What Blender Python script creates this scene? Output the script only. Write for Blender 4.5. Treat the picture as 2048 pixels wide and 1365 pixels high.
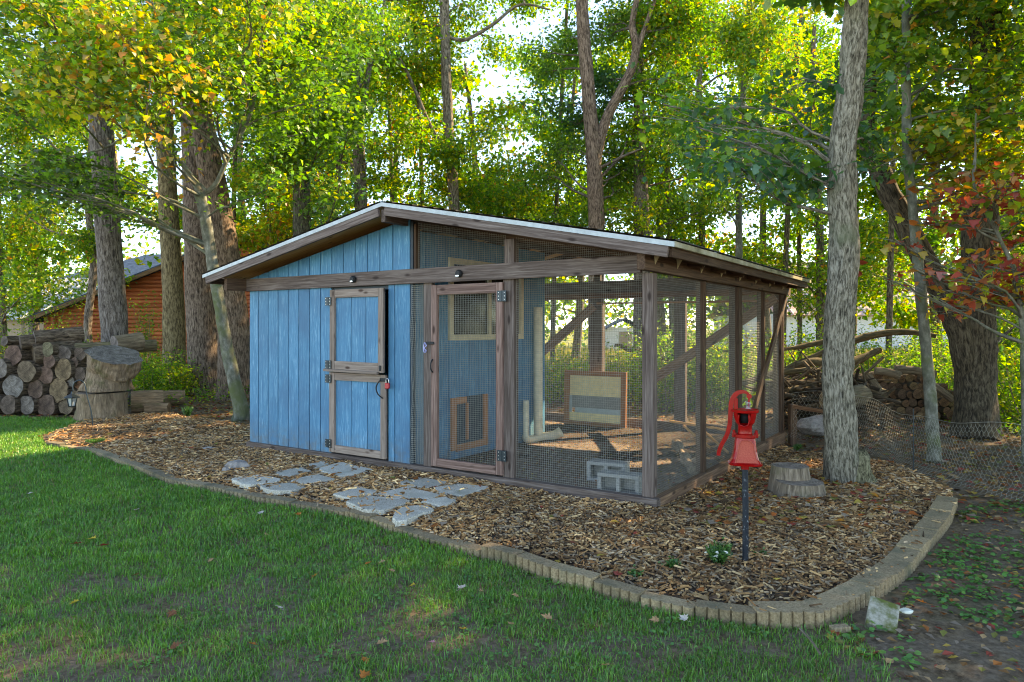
import bpy, math, random
import numpy as np
rnd = random.Random(7)
rs = np.random.RandomState(11)
for o in list(bpy.data.objects): bpy.data.objects.remove(o)
SC = bpy.context.scene
COL = SC.collection
R = math.radians

# ------------------------------------------------------------ camera, light, exposure
F, HZ, H, PW, PH = 1411.0, 658.0, 1.6, 2048.0, 1365.0
cam = bpy.data.cameras.new('camera'); camo = bpy.data.objects.new('camera', cam); COL.objects.link(camo)
camo.location = (0, 0, H); camo.rotation_euler = (R(90), 0, 0)
cam.sensor_width = 36.0; cam.lens = 36.0 * F / PW
cam.shift_x = 0.0; cam.shift_y = -(PH / 2 - HZ) / PW
cam.clip_start = 0.05; cam.clip_end = 1200
SC.camera = camo
SUN_EL, SUN_AZ = 35.0, 62.0                      # degrees; azimuth to the right of the view direction (+Y)
W = bpy.data.worlds.new('World'); SC.world = W; W.use_nodes = True
nt = W.node_tree; nt.nodes.clear()
sky = nt.nodes.new('ShaderNodeTexSky'); sky.sky_type = 'NISHITA'; sky.sun_disc = False
sky.sun_elevation = R(SUN_EL); sky.sun_rotation = R(SUN_AZ)
sky.altitude = 4000; sky.air_density = 1.0; sky.dust_density = 0.0; sky.ozone_density = 3.0
bg = nt.nodes.new('ShaderNodeBackground'); bg.inputs[1].default_value = 0.15
wo = nt.nodes.new('ShaderNodeOutputWorld')
nt.links.new(sky.outputs[0], bg.inputs[0]); nt.links.new(bg.outputs[0], wo.inputs[0])
sl = bpy.data.lights.new('sun', 'SUN'); sl.energy = 2.9; sl.angle = R(0.55); sl.color = (1.0, 0.87, 0.68)
so = bpy.data.objects.new('sun', sl); COL.objects.link(so)
so.rotation_euler = (R(90 - SUN_EL), 0, R(180 - SUN_AZ)); so.location = (12, 18, 20)
SC.view_settings.view_transform = 'Standard'; SC.view_settings.look = 'None'
SC.view_settings.exposure = 2.58; SC.view_settings.gamma = 1.0
SC.view_settings.use_white_balance = True; SC.view_settings.white_balance_temperature = 9900
SC.render.engine = 'CYCLES'
SC.cycles.use_denoising = True; SC.cycles.pixel_filter_type = 'BLACKMAN_HARRIS'; SC.cycles.filter_width = 1.1
SC.cycles.max_bounces = 7; SC.cycles.diffuse_bounces = 4; SC.cycles.glossy_bounces = 2
SC.cycles.transmission_bounces = 4; SC.cycles.transparent_max_bounces = 8
SC.cycles.sample_clamp_indirect = 8.0

# ------------------------------------------------------------ helpers
def gp(px, py, z=0.0):
    Y = F * (H - z) / (py - HZ); return ((px - 1024) / F * Y, Y)
def at(px, py, Y): return np.array([(px - 1024) / F * Y, Y, H + (HZ - py) / F * Y])

def hash3(i, j, k, seed):
    n = (i * 374761393 + j * 668265263 + k * 1274126177 + seed * 974711) & 0x7fffffff
    n = (n ^ (n >> 13)) * 1274126177 & 0x7fffffff
    n = (n ^ (n >> 16)) * 668265263 & 0x7fffffff
    return ((n ^ (n >> 15)) & 0xffff) / 65535.0
def vnoise(x, y, z=0.0, seed=0):
    x = np.asarray(x, float); y = np.asarray(y, float); z = np.zeros_like(x) + z
    i, j, k = np.floor(x).astype(np.int64), np.floor(y).astype(np.int64), np.floor(z).astype(np.int64)
    fx, fy, fz = x - i, y - j, z - k
    fx, fy, fz = [f * f * (3 - 2 * f) for f in (fx, fy, fz)]
    r = 0
    for a in (0, 1):
        for b in (0, 1):
            for c in (0, 1):
                w = (fx if a else 1 - fx) * (fy if b else 1 - fy) * (fz if c else 1 - fz)
                r = r + w * hash3(i + a, j + b, k + c, seed)
    return r
def fbm(x, y, z=0.0, seed=0, o=3):
    r, a, s = 0, .5, 0
    for q in range(o):
        r = r + a * vnoise(np.asarray(x) * 2 ** q, np.asarray(y) * 2 ** q, np.asarray(z) * 2 ** q, seed + q); s += a; a /= 2
    return r / s

class MB:
    """collects vertices, faces, a grain coordinate and a colour; build() makes ONE mesh object"""
    def __init__(s): s.v = []; s.f = []; s.fl = []; s.m = []; s.g = []; s.c = []; s.sm = []; s.n = 0
    def add(s, v, f, mat=0, gr=None, col=None, smooth=False):
        v = np.asarray(v, float).reshape(-1, 3); f = np.asarray(f, np.int64)
        s.v.append(v); s.f.append((f + s.n).ravel()); s.fl.append(np.full(len(f), f.shape[1], np.int64))
        s.m.append(np.full(len(f), mat, np.int32)); s.sm.append(np.full(len(f), smooth, bool))
        s.g.append(v if gr is None else np.asarray(gr, float).reshape(-1, 3))
        if col is None: c = np.ones((len(v), 4))
        else:
            c = np.asarray(col, float)
            if c.ndim == 1: c = np.tile(c[:3], (len(v), 1))
            c = np.concatenate([c[:, :3], np.ones((len(v), 1))], 1)
        s.c.append(c); s.n += len(v)
        return s
    def mesh(s, name, mats):
        me = bpy.data.meshes.new(name)
        v = np.concatenate(s.v); lp = np.concatenate(s.f); fl = np.concatenate(s.fl)
        me.vertices.add(len(v)); me.vertices.foreach_set('co', v.astype(np.float32).ravel())
        me.loops.add(len(lp)); me.loops.foreach_set('vertex_index', lp.astype(np.int32))
        me.polygons.add(len(fl)); st = np.concatenate([[0], np.cumsum(fl)[:-1]])
        me.polygons.foreach_set('loop_start', st.astype(np.int32))
        try: me.polygons.foreach_set('loop_total', fl.astype(np.int32))
        except Exception: pass
        me.polygons.foreach_set('material_index', np.concatenate(s.m))
        me.polygons.foreach_set('use_smooth', np.concatenate(s.sm))
        a = me.attributes.new('gr', 'FLOAT_VECTOR', 'POINT'); a.data.foreach_set('vector', np.concatenate(s.g).astype(np.float32).ravel())
        a = me.attributes.new('col', 'FLOAT_COLOR', 'POINT'); a.data.foreach_set('color', np.concatenate(s.c).astype(np.float32).ravel())
        for m in (mats if isinstance(mats, (list, tuple)) else [mats]): me.materials.append(m)
        me.update(calc_edges=True)
        return me
    def build(s, name, mats, parent=None, label=None, cat=None, group=None, kind=None, loc=None):
        o = bpy.data.objects.new(name, s.mesh(name, mats)); COL.objects.link(o)
        if parent is not None: o.parent = parent
        if loc is not None: o.location = loc
        return tag(o, label, cat, group, kind)
def tag(o, label=None, cat=None, group=None, kind=None):
    for k, x in (('label', label), ('category', cat), ('group', group), ('kind', kind)):
        if x: o[k] = x
    return o
def empty(name, loc=(0, 0, 0), rz=0, label=None, cat=None, group=None, kind=None):
    o = bpy.data.objects.new(name, None); COL.objects.link(o); o.location = loc; o.rotation_euler = (0, 0, rz)
    o.empty_display_size = 0.1
    return tag(o, label, cat, group, kind)
def put(name, mesh, parent=None, loc=None, rot=None, scale=None, **k):
    o = bpy.data.objects.new(name, mesh); COL.objects.link(o)
    if parent is not None: o.parent = parent
    if loc is not None: o.location = loc
    if rot is not None: o.rotation_euler = rot
    if scale is not None: o.scale = scale
    return tag(o, **k)

SG = np.array([(i, j, k) for i in (-1, 1) for j in (-1, 1) for k in (-1, 1)], float)
def _chf():
    idx = lambda s, a: (int(s[0] > 0) * 4 + int(s[1] > 0) * 2 + int(s[2] > 0)) * 3 + a
    q, t = [], []
    for a in range(3):
        b, c = (a + 1) % 3, (a + 2) % 3
        for sa in (-1, 1):
            L = []
            for sb, sc_ in ((-1, -1), (1, -1), (1, 1), (-1, 1)):
                s = [0, 0, 0]; s[a] = sa; s[b] = sb; s[c] = sc_; L.append(idx(s, a))
            q.append(L if sa > 0 else L[::-1])
    for c in range(3):
        a, b = (c + 1) % 3, (c + 2) % 3
        for sa in (-1, 1):
            for sb in (-1, 1):
                s0 = [0, 0, 0]; s0[a] = sa; s0[b] = sb; s1 = list(s0); s0[c] = -1; s1[c] = 1
                L = [idx(s0, a), idx(s1, a), idx(s1, b), idx(s0, b)]
                q.append(L if sa * sb < 0 else L[::-1])
    for s in SG:
        L = [idx(s, 0), idx(s, 1), idx(s, 2)]
        t.append(L if s[0] * s[1] * s[2] > 0 else L[::-1])
    return np.array(q), np.array(t)
CQ, CT = _chf()
def add_box(mb, c, h, M=None, ch=0.003, mat=0, col=None):
    c = np.asarray(c, float); h = np.asarray(h, float); ch = min(ch, h.min() * .4)
    v = []
    for s in SG:
        for a in range(3):
            p = s * h
            for b in range(3):
                if b != a: p[b] -= s[b] * ch
            v.append(p)
    v = np.array(v); order = np.argsort(-h); off = np.array([rnd.random() * 50, rnd.random() * 50, rnd.random() * 50])
    g = v[:, order] + off
    w = v if M is None else v @ np.asarray(M).T
    mb.add(w + c, CQ, mat, g, col); mb.n  # quads
    s_n = mb.n
    mb.add(w + c, CT, mat, g, col)
    return mb
def bx(mb, x0, x1, y0, y1, z0, z1, **k):
    return add_box(mb, ((x0 + x1) / 2, (y0 + y1) / 2, (z0 + z1) / 2), (abs(x1 - x0) / 2, abs(y1 - y0) / 2, abs(z1 - z0) / 2), **k)
def beam(mb, a, b, w, d, up=(0, 0, 1), **k):
    """box from a to b: w measured along 'side', d along 'up'"""
    a = np.array(a, float); b = np.array(b, float); x = b - a; L = np.linalg.norm(x); x /= L
    y = np.cross(up, x); y /= np.linalg.norm(y); z = np.cross(x, y)
    return add_box(mb, (a + b) / 2, (L / 2, w / 2, d / 2), M=np.stack([x, y, z], 1), **k)
def frames(P):
    P = np.asarray(P, float); T = np.gradient(P, axis=0); T /= np.linalg.norm(T, axis=1)[:, None] + 1e-9
    ref = np.array([0, 0, 1.0]) if abs(T[0][2]) < .9 else np.array([1.0, 0, 0])
    n = np.cross(T[0], ref); n /= np.linalg.norm(n); N = [n]
    for i in range(1, len(P)):
        n = N[-1] - T[i] * (N[-1] @ T[i]); n /= np.linalg.norm(n) + 1e-9; N.append(n)
    N = np.array(N); return T, N, np.cross(T, N)
def tube(mb, P, rad, n=8, mat=0, cap=True, col=None, smooth=True, disp=None, capmat=None):
    P = np.asarray(P, float); rad = np.zeros(len(P)) + rad
    T, N, B = frames(P); th = np.linspace(0, 2 * math.pi, n, endpoint=False)
    r = rad[:, None] * np.ones((1, n))
    if disp is not None: r = r + disp
    v = P[:, None, :] + r[..., None] * (np.cos(th)[None, :, None] * N[:, None, :] + np.sin(th)[None, :, None] * B[:, None, :])
    m = len(P); i = np.arange(m - 1)[:, None]; j = np.arange(n)[None, :]; j2 = (j + 1) % n
    f = np.stack([i * n + j, i * n + j2, (i + 1) * n + j2, (i + 1) * n + j], -1).reshape(-1, 4)
    L = np.concatenate([[0], np.cumsum(np.linalg.norm(np.diff(P, axis=0), axis=1))])
    g = np.stack([np.repeat(L, n), (r * np.cos(th)).ravel(), (r * np.sin(th)).ravel()], 1) + rnd.random() * 30
    mb.add(v.reshape(-1, 3), f, mat, g, col, smooth)
    if cap:
        for e, rev in ((0, True), (m - 1, False)):
            ring = v[e]; c = np.concatenate([ring, P[e][None]]); k = np.arange(n)
            tri = np.stack([k, (k + 1) % n, np.full(n, n)], 1)
            if rev: tri = tri[:, ::-1]
            q = ring - P[e]
            gg = np.concatenate([np.stack([np.zeros(n), q @ N[e], q @ B[e]], 1), [[0, 0, 0]]])
            mb.add(c, tri, mat if capmat is None else capmat, gg, col)
    return mb
def lathe(mb, prof, c=(0, 0, 0), n=24, mat=0, smooth=True, col=None):
    P = np.array([(c[0], c[1], c[2] + z) for r, z in prof]); r = np.array([p[0] for p in prof])
    th = np.linspace(0, 2 * math.pi, n, endpoint=False)
    v = np.stack([P[:, 0:1] + r[:, None] * np.cos(th), P[:, 1:2] + r[:, None] * np.sin(th), P[:, 2:3] + 0 * th], -1)
    m = len(P); i = np.arange(m - 1)[:, None]; j = np.arange(n)[None, :]; j2 = (j + 1) % n
    f = np.stack([i * n + j, i * n + j2, (i + 1) * n + j2, (i + 1) * n + j], -1).reshape(-1, 4)
    mb.add(v.reshape(-1, 3), f, mat, None, col, smooth); return mb
def smooth_path(P, n):
    P = np.asarray(P, float); t = np.linspace(0, len(P) - 1, n); i = np.clip(np.floor(t).astype(int), 0, len(P) - 2); f = (t - i)[:, None]
    g = lambda k: P[np.clip(k, 0, len(P) - 1)]
    p0, p1, p2, p3 = g(i - 1), g(i), g(i + 1), g(i + 2)
    return .5 * ((2 * p1) + (-p0 + p2) * f + (2 * p0 - 5 * p1 + 4 * p2 - p3) * f ** 2 + (-p0 + 3 * p1 - 3 * p2 + p3) * f ** 3)
def extr(mb, poly, z0, z1, mat=0, col=None, side=None):
    """vertical prism from a 2-D outline"""
    p = np.asarray(poly, float); n = len(p)
    a = sum(p[i][0] * p[(i + 1) % n][1] - p[(i + 1) % n][0] * p[i][1] for i in range(n))
    if a < 0: p = p[::-1]
    v = np.concatenate([np.c_[p, np.full(n, z0)], np.c_[p, np.full(n, z1)]])
    k = np.arange(n)
    mb.add(v, [list(range(n, 2 * n))], mat, None, col); mb.add(v, np.stack([k, (k + 1) % n, (k + 1) % n + n, k + n], 1), mat if side is None else side, None, col)
    return mb
def inpoly(x, y, poly):
    x = np.asarray(x); y = np.asarray(y); r = np.zeros(x.shape, bool); n = len(poly)
    for i in range(n):
        x1, y1 = poly[i]; x2, y2 = poly[(i + 1) % n]
        c = ((y1 > y) != (y2 > y)) & (x < (x2 - x1) * (y - y1) / ((y2 - y1) + 1e-12) + x1); r ^= c
    return r

# ------------------------------------------------------------ materials
def nmat(name):
    m = bpy.data.materials.new(name); m.use_nodes = True; t = m.node_tree; t.nodes.clear()
    o = t.nodes.new('ShaderNodeOutputMaterial'); return m, t, o
def N(t, ty, **k):
    n = t.nodes.new(ty)
    for a, b in k.items():
        if a[0] == 'i' and a[1:].isdigit(): n.inputs[int(a[1:])].default_value = b
        elif a in n.inputs.keys(): n.inputs[a].default_value = b
        else: setattr(n, a, b)
    return n
def ramp(t, stops, fac):
    r = t.nodes.new('ShaderNodeValToRGB'); e = r.color_ramp.elements
    while len(e) < len(stops): e.new(.5)
    for q, (p, c) in zip(e, stops): q.position = p; q.color = (*c, 1)
    t.links.new(fac, r.inputs[0]); return r.outputs[0]
def coords(t, kind, scale):
    if kind == 'gr': c = N(t, 'ShaderNodeAttribute', attribute_name='gr').outputs['Vector']
    elif kind == 'world': c = N(t, 'ShaderNodeNewGeometry').outputs['Position']
    else: c = N(t, 'ShaderNodeTexCoord').outputs['Object']
    m = N(t, 'ShaderNodeMapping'); m.inputs['Scale'].default_value = scale; t.links.new(c, m.inputs[0]); return m.outputs[0]
def noise(t, vec, scale=1, detail=5, rough=.6, dist=0.0):
    n = N(t, 'ShaderNodeTexNoise'); n.inputs['Scale'].default_value = scale; n.inputs['Detail'].default_value = detail
    n.inputs['Roughness'].default_value = rough; n.inputs['Distortion'].default_value = dist
    t.links.new(vec, n.inputs['Vector']); return n.outputs['Fac']
def mixc(t, a, b, fac, mode='MIX'):
    m = N(t, 'ShaderNodeMix', data_type='RGBA', blend_type=mode)
    for s, x in ((6, a), (7, b), (0, fac)):
        if hasattr(x, 'links') or isinstance(x, bpy.types.NodeSocket): t.links.new(x, m.inputs[s])
        else: m.inputs[s].default_value = x if s == 0 else (*x, 1)
    return m.outputs[2]
def surf(name, stops, scale=(1, 1, 1), kind='gr', ns=1, detail=6, nrough=.65, dist=0., rough=.75, bump=.3, bdist=.01, blotch=None, usecol=False, fine=None, spec=.3, metallic=0., rings=None, knots=None, splash=False):
    m, t, o = nmat(name); vec = coords(t, kind, scale)
    f = noise(t, vec, ns, detail, nrough, dist); c = ramp(t, stops, f); h = f
    if knots:                       # (scale vec, colour)
        kv = coords(t, kind, knots[0]); vo = N(t, 'ShaderNodeTexVoronoi'); vo.inputs['Scale'].default_value = 1; t.links.new(kv, vo.inputs['Vector'])
        kf = ramp(t, [(0.0, (1, 1, 1)), (knots[2], (1, 1, 1)), (knots[2] * 2.2, (0, 0, 0))], vo.outputs['Distance']); c = mixc(t, c, knots[1], kf)
    if blotch:                      # (scale, colour, lo, hi)
        b = noise(t, coords(t, kind, (1, 1, 1)), blotch[0], 4, .6); bf = ramp(t, [(blotch[2], (0, 0, 0)), (blotch[3], (1, 1, 1))], b); c = mixc(t, c, blotch[1], bf)
    if fine:
        ff = noise(t, coords(t, kind, (1, 1, 1)), fine[0], 3, .7); c = mixc(t, c, ramp(t, [(.3, (fine[1],) * 3), (.7, (fine[2],) * 3)], ff), 1.0, 'MULTIPLY')
    if rings:
        sx = N(t, 'ShaderNodeVectorMath', operation='MULTIPLY'); sx.inputs[1].default_value = (0, 1, 1); t.links.new(coords(t, 'gr', (1, 1, 1)), sx.inputs[0])
        ln = N(t, 'ShaderNodeVectorMath', operation='LENGTH'); t.links.new(sx.outputs[0], ln.inputs[0])
        ad = N(t, 'ShaderNodeMath', operation='MULTIPLY_ADD'); t.links.new(noise(t, coords(t, 'gr', (1, 1, 1)), 9, 3), ad.inputs[0]); ad.inputs[1].default_value = .03; t.links.new(ln.outputs['Value'], ad.inputs[2])
        mu = N(t, 'ShaderNodeMath', operation='MULTIPLY', i1=rings); t.links.new(ad.outputs[0], mu.inputs[0])
        sn = N(t, 'ShaderNodeMath', operation='SINE'); t.links.new(mu.outputs[0], sn.inputs[0])
        c = mixc(t, c, ramp(t, [(.0, (.7,) * 3), (.9, (1.1,) * 3)], sn.outputs[0]), .8, 'MULTIPLY')
    if splash:                      # soil splashed up the foot of the wall
        sx = N(t, 'ShaderNodeSeparateXYZ'); t.links.new(N(t, 'ShaderNodeTexCoord').outputs['Object'], sx.inputs[0])
        mr = N(t, 'ShaderNodeMapRange'); mr.inputs[1].default_value = .42; mr.inputs[2].default_value = .06; t.links.new(sx.outputs[2], mr.inputs[0])
        sn = ramp(t, [(.38, (0, 0, 0)), (.62, (1, 1, 1))], noise(t, coords(t, 'world', (1, 1, 1)), 9, 6, .75)); mm = N(t, 'ShaderNodeMath', operation='MULTIPLY'); t.links.new(mr.outputs[0], mm.inputs[0]); t.links.new(sn, mm.inputs[1])
        m8 = N(t, 'ShaderNodeMath', operation='MULTIPLY', i1=.75); t.links.new(mm.outputs[0], m8.inputs[0]); c = mixc(t, c, (.13, .115, .09), m8.outputs[0])
    if usecol:
        c = mixc(t, c, N(t, 'ShaderNodeAttribute', attribute_name='col').outputs['Color'], 1.0, 'MULTIPLY')
    p = N(t, 'ShaderNodeBsdfPrincipled'); t.links.new(c, p.inputs['Base Color']); p.inputs['Roughness'].default_value = rough
    p.inputs['Specular IOR Level'].default_value = spec; p.inputs['Metallic'].default_value = metallic
    if bump:
        b = N(t, 'ShaderNodeBump'); b.inputs['Strength'].default_value = bump; b.inputs['Distance'].default_value = bdist; t.links.new(h, b.inputs['Height']); t.links.new(b.outputs[0], p.inputs['Normal'])
    t.links.new(p.outputs[0], o.inputs[0]); return m
def leafmat(name, trans=.5, gloss=.06, tint=(1.25, 1.3, .55)):
    m, t, o = nmat(name); a = N(t, 'ShaderNodeAttribute', attribute_name='col').outputs['Color']
    d = N(t, 'ShaderNodeBsdfDiffuse'); t.links.new(a, d.inputs[0])
    tr = N(t, 'ShaderNodeBsdfTranslucent'); t.links.new(mixc(t, a, tint, 1.0, 'MULTIPLY'), tr.inputs[0])
    mx = N(t, 'ShaderNodeMixShader', i0=trans); t.links.new(d.outputs[0], mx.inputs[1]); t.links.new(tr.outputs[0], mx.inputs[2])
    g = N(t, 'ShaderNodeBsdfGlossy'); g.inputs['Roughness'].default_value = .45; g.inputs[0].default_value = (.9, .95, 1, 1)
    m2 = N(t, 'ShaderNodeMixShader', i0=gloss); t.links.new(mx.outputs[0], m2.inputs[1]); t.links.new(g.outputs[0], m2.inputs[2])
    t.links.new(m2.outputs[0], o.inputs[0]); return m
def plain(name, c, rough=.5, metallic=0., spec=.5, em=None):
    m, t, o = nmat(name); p = N(t, 'ShaderNodeBsdfPrincipled'); p.inputs['Base Color'].default_value = (*c, 1)
    p.inputs['Roughness'].default_value = rough; p.inputs['Metallic'].default_value = metallic; p.inputs['Specular IOR Level'].default_value = spec
    nz = noise(t, coords(t, 'obj', (1, 1, 1)), 60, 4); b = N(t, 'ShaderNodeBump'); b.inputs['Strength'].default_value = .12; b.inputs['Distance'].default_value = .004
    t.links.new(nz, b.inputs['Height']); t.links.new(b.outputs[0], p.inputs['Normal'])
    r = ramp(t, [(.3, tuple(x * .8 for x in c)), (.7, tuple(min(1, x * 1.12) for x in c))], noise(t, coords(t, 'obj', (1, 1, 1)), 14, 4)); t.links.new(r, p.inputs['Base Color'])
    t.links.new(p.outputs[0], o.inputs[0]); return m

M = {}
M['stain'] = surf('stained_wood', [(.25, (.045, .03, .024)), (.45, (.11, .078, .066)), (.6, (.19, .147, .128)), (.8, (.31, .262, .235))], (2.2, 55, 55), ns=1, dist=.6, rough=.8, bump=.35, bdist=.004, knots=((3, 8, 8), (.04, .025, .02), .085), usecol=True)
M['door_trim'] = surf('weathered_wood_trim', [(.25, (.13, .088, .068)), (.5, (.26, .195, .16)), (.75, (.39, .315, .27))], (2.5, 60, 60), ns=1, dist=.6, rough=.85, bump=.35, bdist=.004, knots=((3, 8, 8), (.07, .04, .03), .08), usecol=True)
M['pine'] = surf('raw_pine_boards', [(.25, (.42, .19, .06)), (.5, (.58, .31, .12)), (.75, (.68, .43, .2))], (1.6, 30, 30), ns=1, dist=.8, rough=.75, bump=.15, bdist=.003, knots=((3, 7, 7), (.16, .07, .03), .08))
M['cedar'] = surf('orange_brown_trim', [(.25, (.2, .075, .035)), (.5, (.33, .14, .065)), (.75, (.45, .22, .11))], (2, 40, 40), ns=1, rough=.7, bump=.15, bdist=.003)
M['blue'] = surf('blue_painted_siding', [(.22, (.014, .095, .18)), (.42, (.03, .175, .305)), (.55, (.048, .225, .37)), (.64, (.17, .38, .53)), (.77, (.38, .57, .68))], (3.2, 62, 62), ns=1, detail=7, nrough=.72, dist=1.3, rough=.6, bump=.5, bdist=.004, blotch=(1.3, (.036, .14, .25), .45, .72), usecol=True, splash=True)
M['darkblue'] = plain('dark_blue_edge', (.012, .03, .045), .6)
M['white_metal'] = plain('white_drip_edge', (.4, .46, .48), .45)
M['shingle'] = surf('asphalt_shingle', [(.3, (.035, .033, .032)), (.7, (.1, .095, .09))], (1, 1, 1), ns=90, rough=.95, bump=.4, bdist=.003)
M['mossy_edge'] = surf('stained_drip_edge', [(.3, (.1, .09, .05)), (.5, (.3, .28, .18)), (.75, (.48, .47, .38))], (22, 1, 1), kind='obj', ns=3, rough=.8, bump=.1)
M['wire'] = plain('galvanised_wire', (.36, .37, .33), .5, .3)
M['black'] = plain('black_painted_iron', (.012, .014, .016), .7, .0)
M['hinge'] = plain('dark_steel_hinge', (.03, .045, .055), .4, .6)
M['screw'] = plain('bright_screw_head', (.6, .6, .58), .35, .8)
M['red'] = surf('red_enamel', [(.26, (.08, .005, .004)), (.34, (.27, .003, .003)), (.62, (.38, .004, .004)), (.76, (.48, .02, .012))], (1, 1, 1), kind='obj', ns=26, detail=8, rough=.24, bump=.25, bdist=.003)
M['redlight'] = surf('worn_pink_red_face', [(.3, (.36, .035, .02)), (.7, (.52, .1, .06))], (1, 1, 1), kind='obj', ns=160, rough=.5, bump=.3, bdist=.002)
M['redlock'] = plain('red_padlock_plastic', (.45, .02, .03), .35)
M['steel'] = plain('bright_steel', (.6, .6, .62), .25, .9)
M['pipe'] = surf('flaking_dark_pipe', [(.0, (.01, .016, .024)), (.6, (.012, .018, .027)), (.66, (.22, .25, .27)), (1, (.42, .44, .46))], (1, 1, .5), kind='obj', ns=75, rough=.5, bump=.3, bdist=.002)
M['pvc'] = plain('cream_pvc', (.62, .56, .4), .45)
M['cream'] = plain('cream_frame_paint', (.55, .47, .3), .6)
M['mirror_cream'] = plain('painted_cream_reflection', (.85, .68, .38), .35)  # bright reflection in the mirror, painted as a cream colour
M['glass'] = plain('window_glass', (.02, .028, .03), .06, 0, .8)
M['block'] = surf('concrete_block', [(.3, (.17, .18, .18)), (.7, (.33, .33, .31))], (1, 1, 1), ns=60, rough=.95, bump=.5, bdist=.004)
M['stone'] = surf('pale_exposed_aggregate', [(.3, (.24, .225, .18)), (.5, (.48, .455, .385)), (.7, (.7, .67, .58))], (1, 1, 1), ns=95, detail=3, rough=.9, bump=.6, bdist=.006, usecol=True, blotch=(3, (.3, .3, .25), .5, .75))
M['edging'] = surf('tan_concrete_edging', [(.3, (.15, .11, .065)), (.5, (.29, .215, .13)), (.75, (.44, .34, .22))], (1, 1, 1), ns=70, detail=5, rough=.95, bump=.6, bdist=.006, usecol=True, blotch=(4, (.12, .12, .08), .5, .75))
M['moss_brick'] = surf('mossy_broken_paver', [(.35, (.2, .19, .13)), (.6, (.36, .34, .28))], (1, 1, 1), kind='obj', ns=50, rough=.95, bump=.5, bdist=.006, blotch=(9, (.1, .12, .03), .45, .6))
M['rock'] = surf('grey_brown_rock', [(.3, (.16, .14, .13)), (.6, (.33, .3, .28)), (.8, (.45, .42, .4))], (1, 1, 1), kind='obj', ns=14, rough=.9, bump=.6, bdist=.02)
M['bark'] = surf('furrowed_bark', [(.36, (.03, .023, .018)), (.46, (.11, .085, .066)), (.56, (.23, .185, .15)), (.74, (.37, .32, .27))], (7, 32, 32), ns=1, detail=7, nrough=.7, dist=.5, rough=.95, bump=1.0, bdist=.03, usecol=True)
M['bark_grey'] = surf('grey_ridged_bark', [(.36, (.03, .027, .02)), (.47, (.15, .135, .1)), (.56, (.31, .285, .225)), (.74, (.46, .43, .35))], (11, 50, 50), ns=1, detail=8, nrough=.7, dist=.5, rough=.95, bump=1.0, bdist=.022, usecol=True, blotch=(1.6, (.12, .14, .08), .58, .75))
M['bark_smooth'] = surf('smooth_grey_green_bark', [(.3, (.06, .065, .045)), (.5, (.14, .14, .11)), (.62, (.22, .22, .18)), (.8, (.4, .41, .36))], (5, 9, 9), ns=1.5, detail=7, rough=.9, bump=.5, bdist=.01, usecol=True, blotch=(2.5, (.1, .12, .05), .5, .7))
M['log_end'] = surf('cut_log_end', [(.3, (.08, .065, .055)), (.5, (.2, .165, .14)), (.75, (.36, .31, .27))], (1, 12, 12), ns=1, detail=5, dist=.5, rough=.9, bump=.4, bdist=.01, rings=230, usecol=True)
M['dead_wood'] = surf('grey_dead_wood', [(.3, (.06, .046, .034)), (.55, (.2, .16, .12)), (.8, (.38, .32, .25))], (4, 34, 34), ns=1, detail=7, dist=.5, rough=.95, bump=.8, bdist=.015, usecol=True, blotch=(3, (.07, .08, .035), .55, .75))
M['leaf'] = leafmat('leaf_blade', .55, .05, (1.2, 1.42, .6))
M['leaf_far'] = leafmat('leaf_blade_sunny', .6, .03, (1.2, 1.42, .6))
M['grass'] = leafmat('grass_blade', .35, .05, (1.2, 1.2, .6))
M['litter'] = leafmat('dry_leaf', .2, .02, (1.1, 1., .8))
M['chip'] = surf('mulch_chip', [(.3, (.6, .6, .6)), (.7, (1.15, 1.12, 1.1))], (30, 120, 120), ns=1, rough=.9, bump=.4, bdist=.003, usecol=True)
M['log_red'] = surf('red_brown_log_siding', [(.25, (.26, .055, .02)), (.5, (.46, .12, .045)), (.75, (.58, .2, .08))], (1.2, 18, 18), ns=1, rough=.7, bump=.2, usecol=True)
M['metal_roof'] = surf('pale_blue_metal_roof', [(.3, (.2, .24, .3)), (.7, (.42, .47, .54))], (1, 1, 1), kind='obj', ns=.6, rough=.4, bump=0)
M['slate_roof'] = surf('blue_grey_shingles', [(.3, (.025, .045, .08)), (.7, (.06, .1, .16))], (1, 1, 1), kind='obj', ns=5, rough=1., spec=.02, bump=.1)
M['pink_roof'] = surf('faded_red_metal_roof', [(.3, (.36, .2, .17)), (.7, (.55, .38, .34))], (1, 1, 1), kind='obj', ns=.5, rough=.5, bump=0)
M['white_wall'] = plain('white_siding', (.68, .69, .7), .6)
M['tan_wall'] = plain('tan_siding', (.33, .24, .16), .7)
M['white_trim'] = plain('white_trim', (.72, .73, .74), .5)
M['white_petal'] = plain('white_petal', (.7, .72, .62), .6)
M['carab'] = plain('blue_white_clip', (.3, .33, .6), .3, .3)

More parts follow.
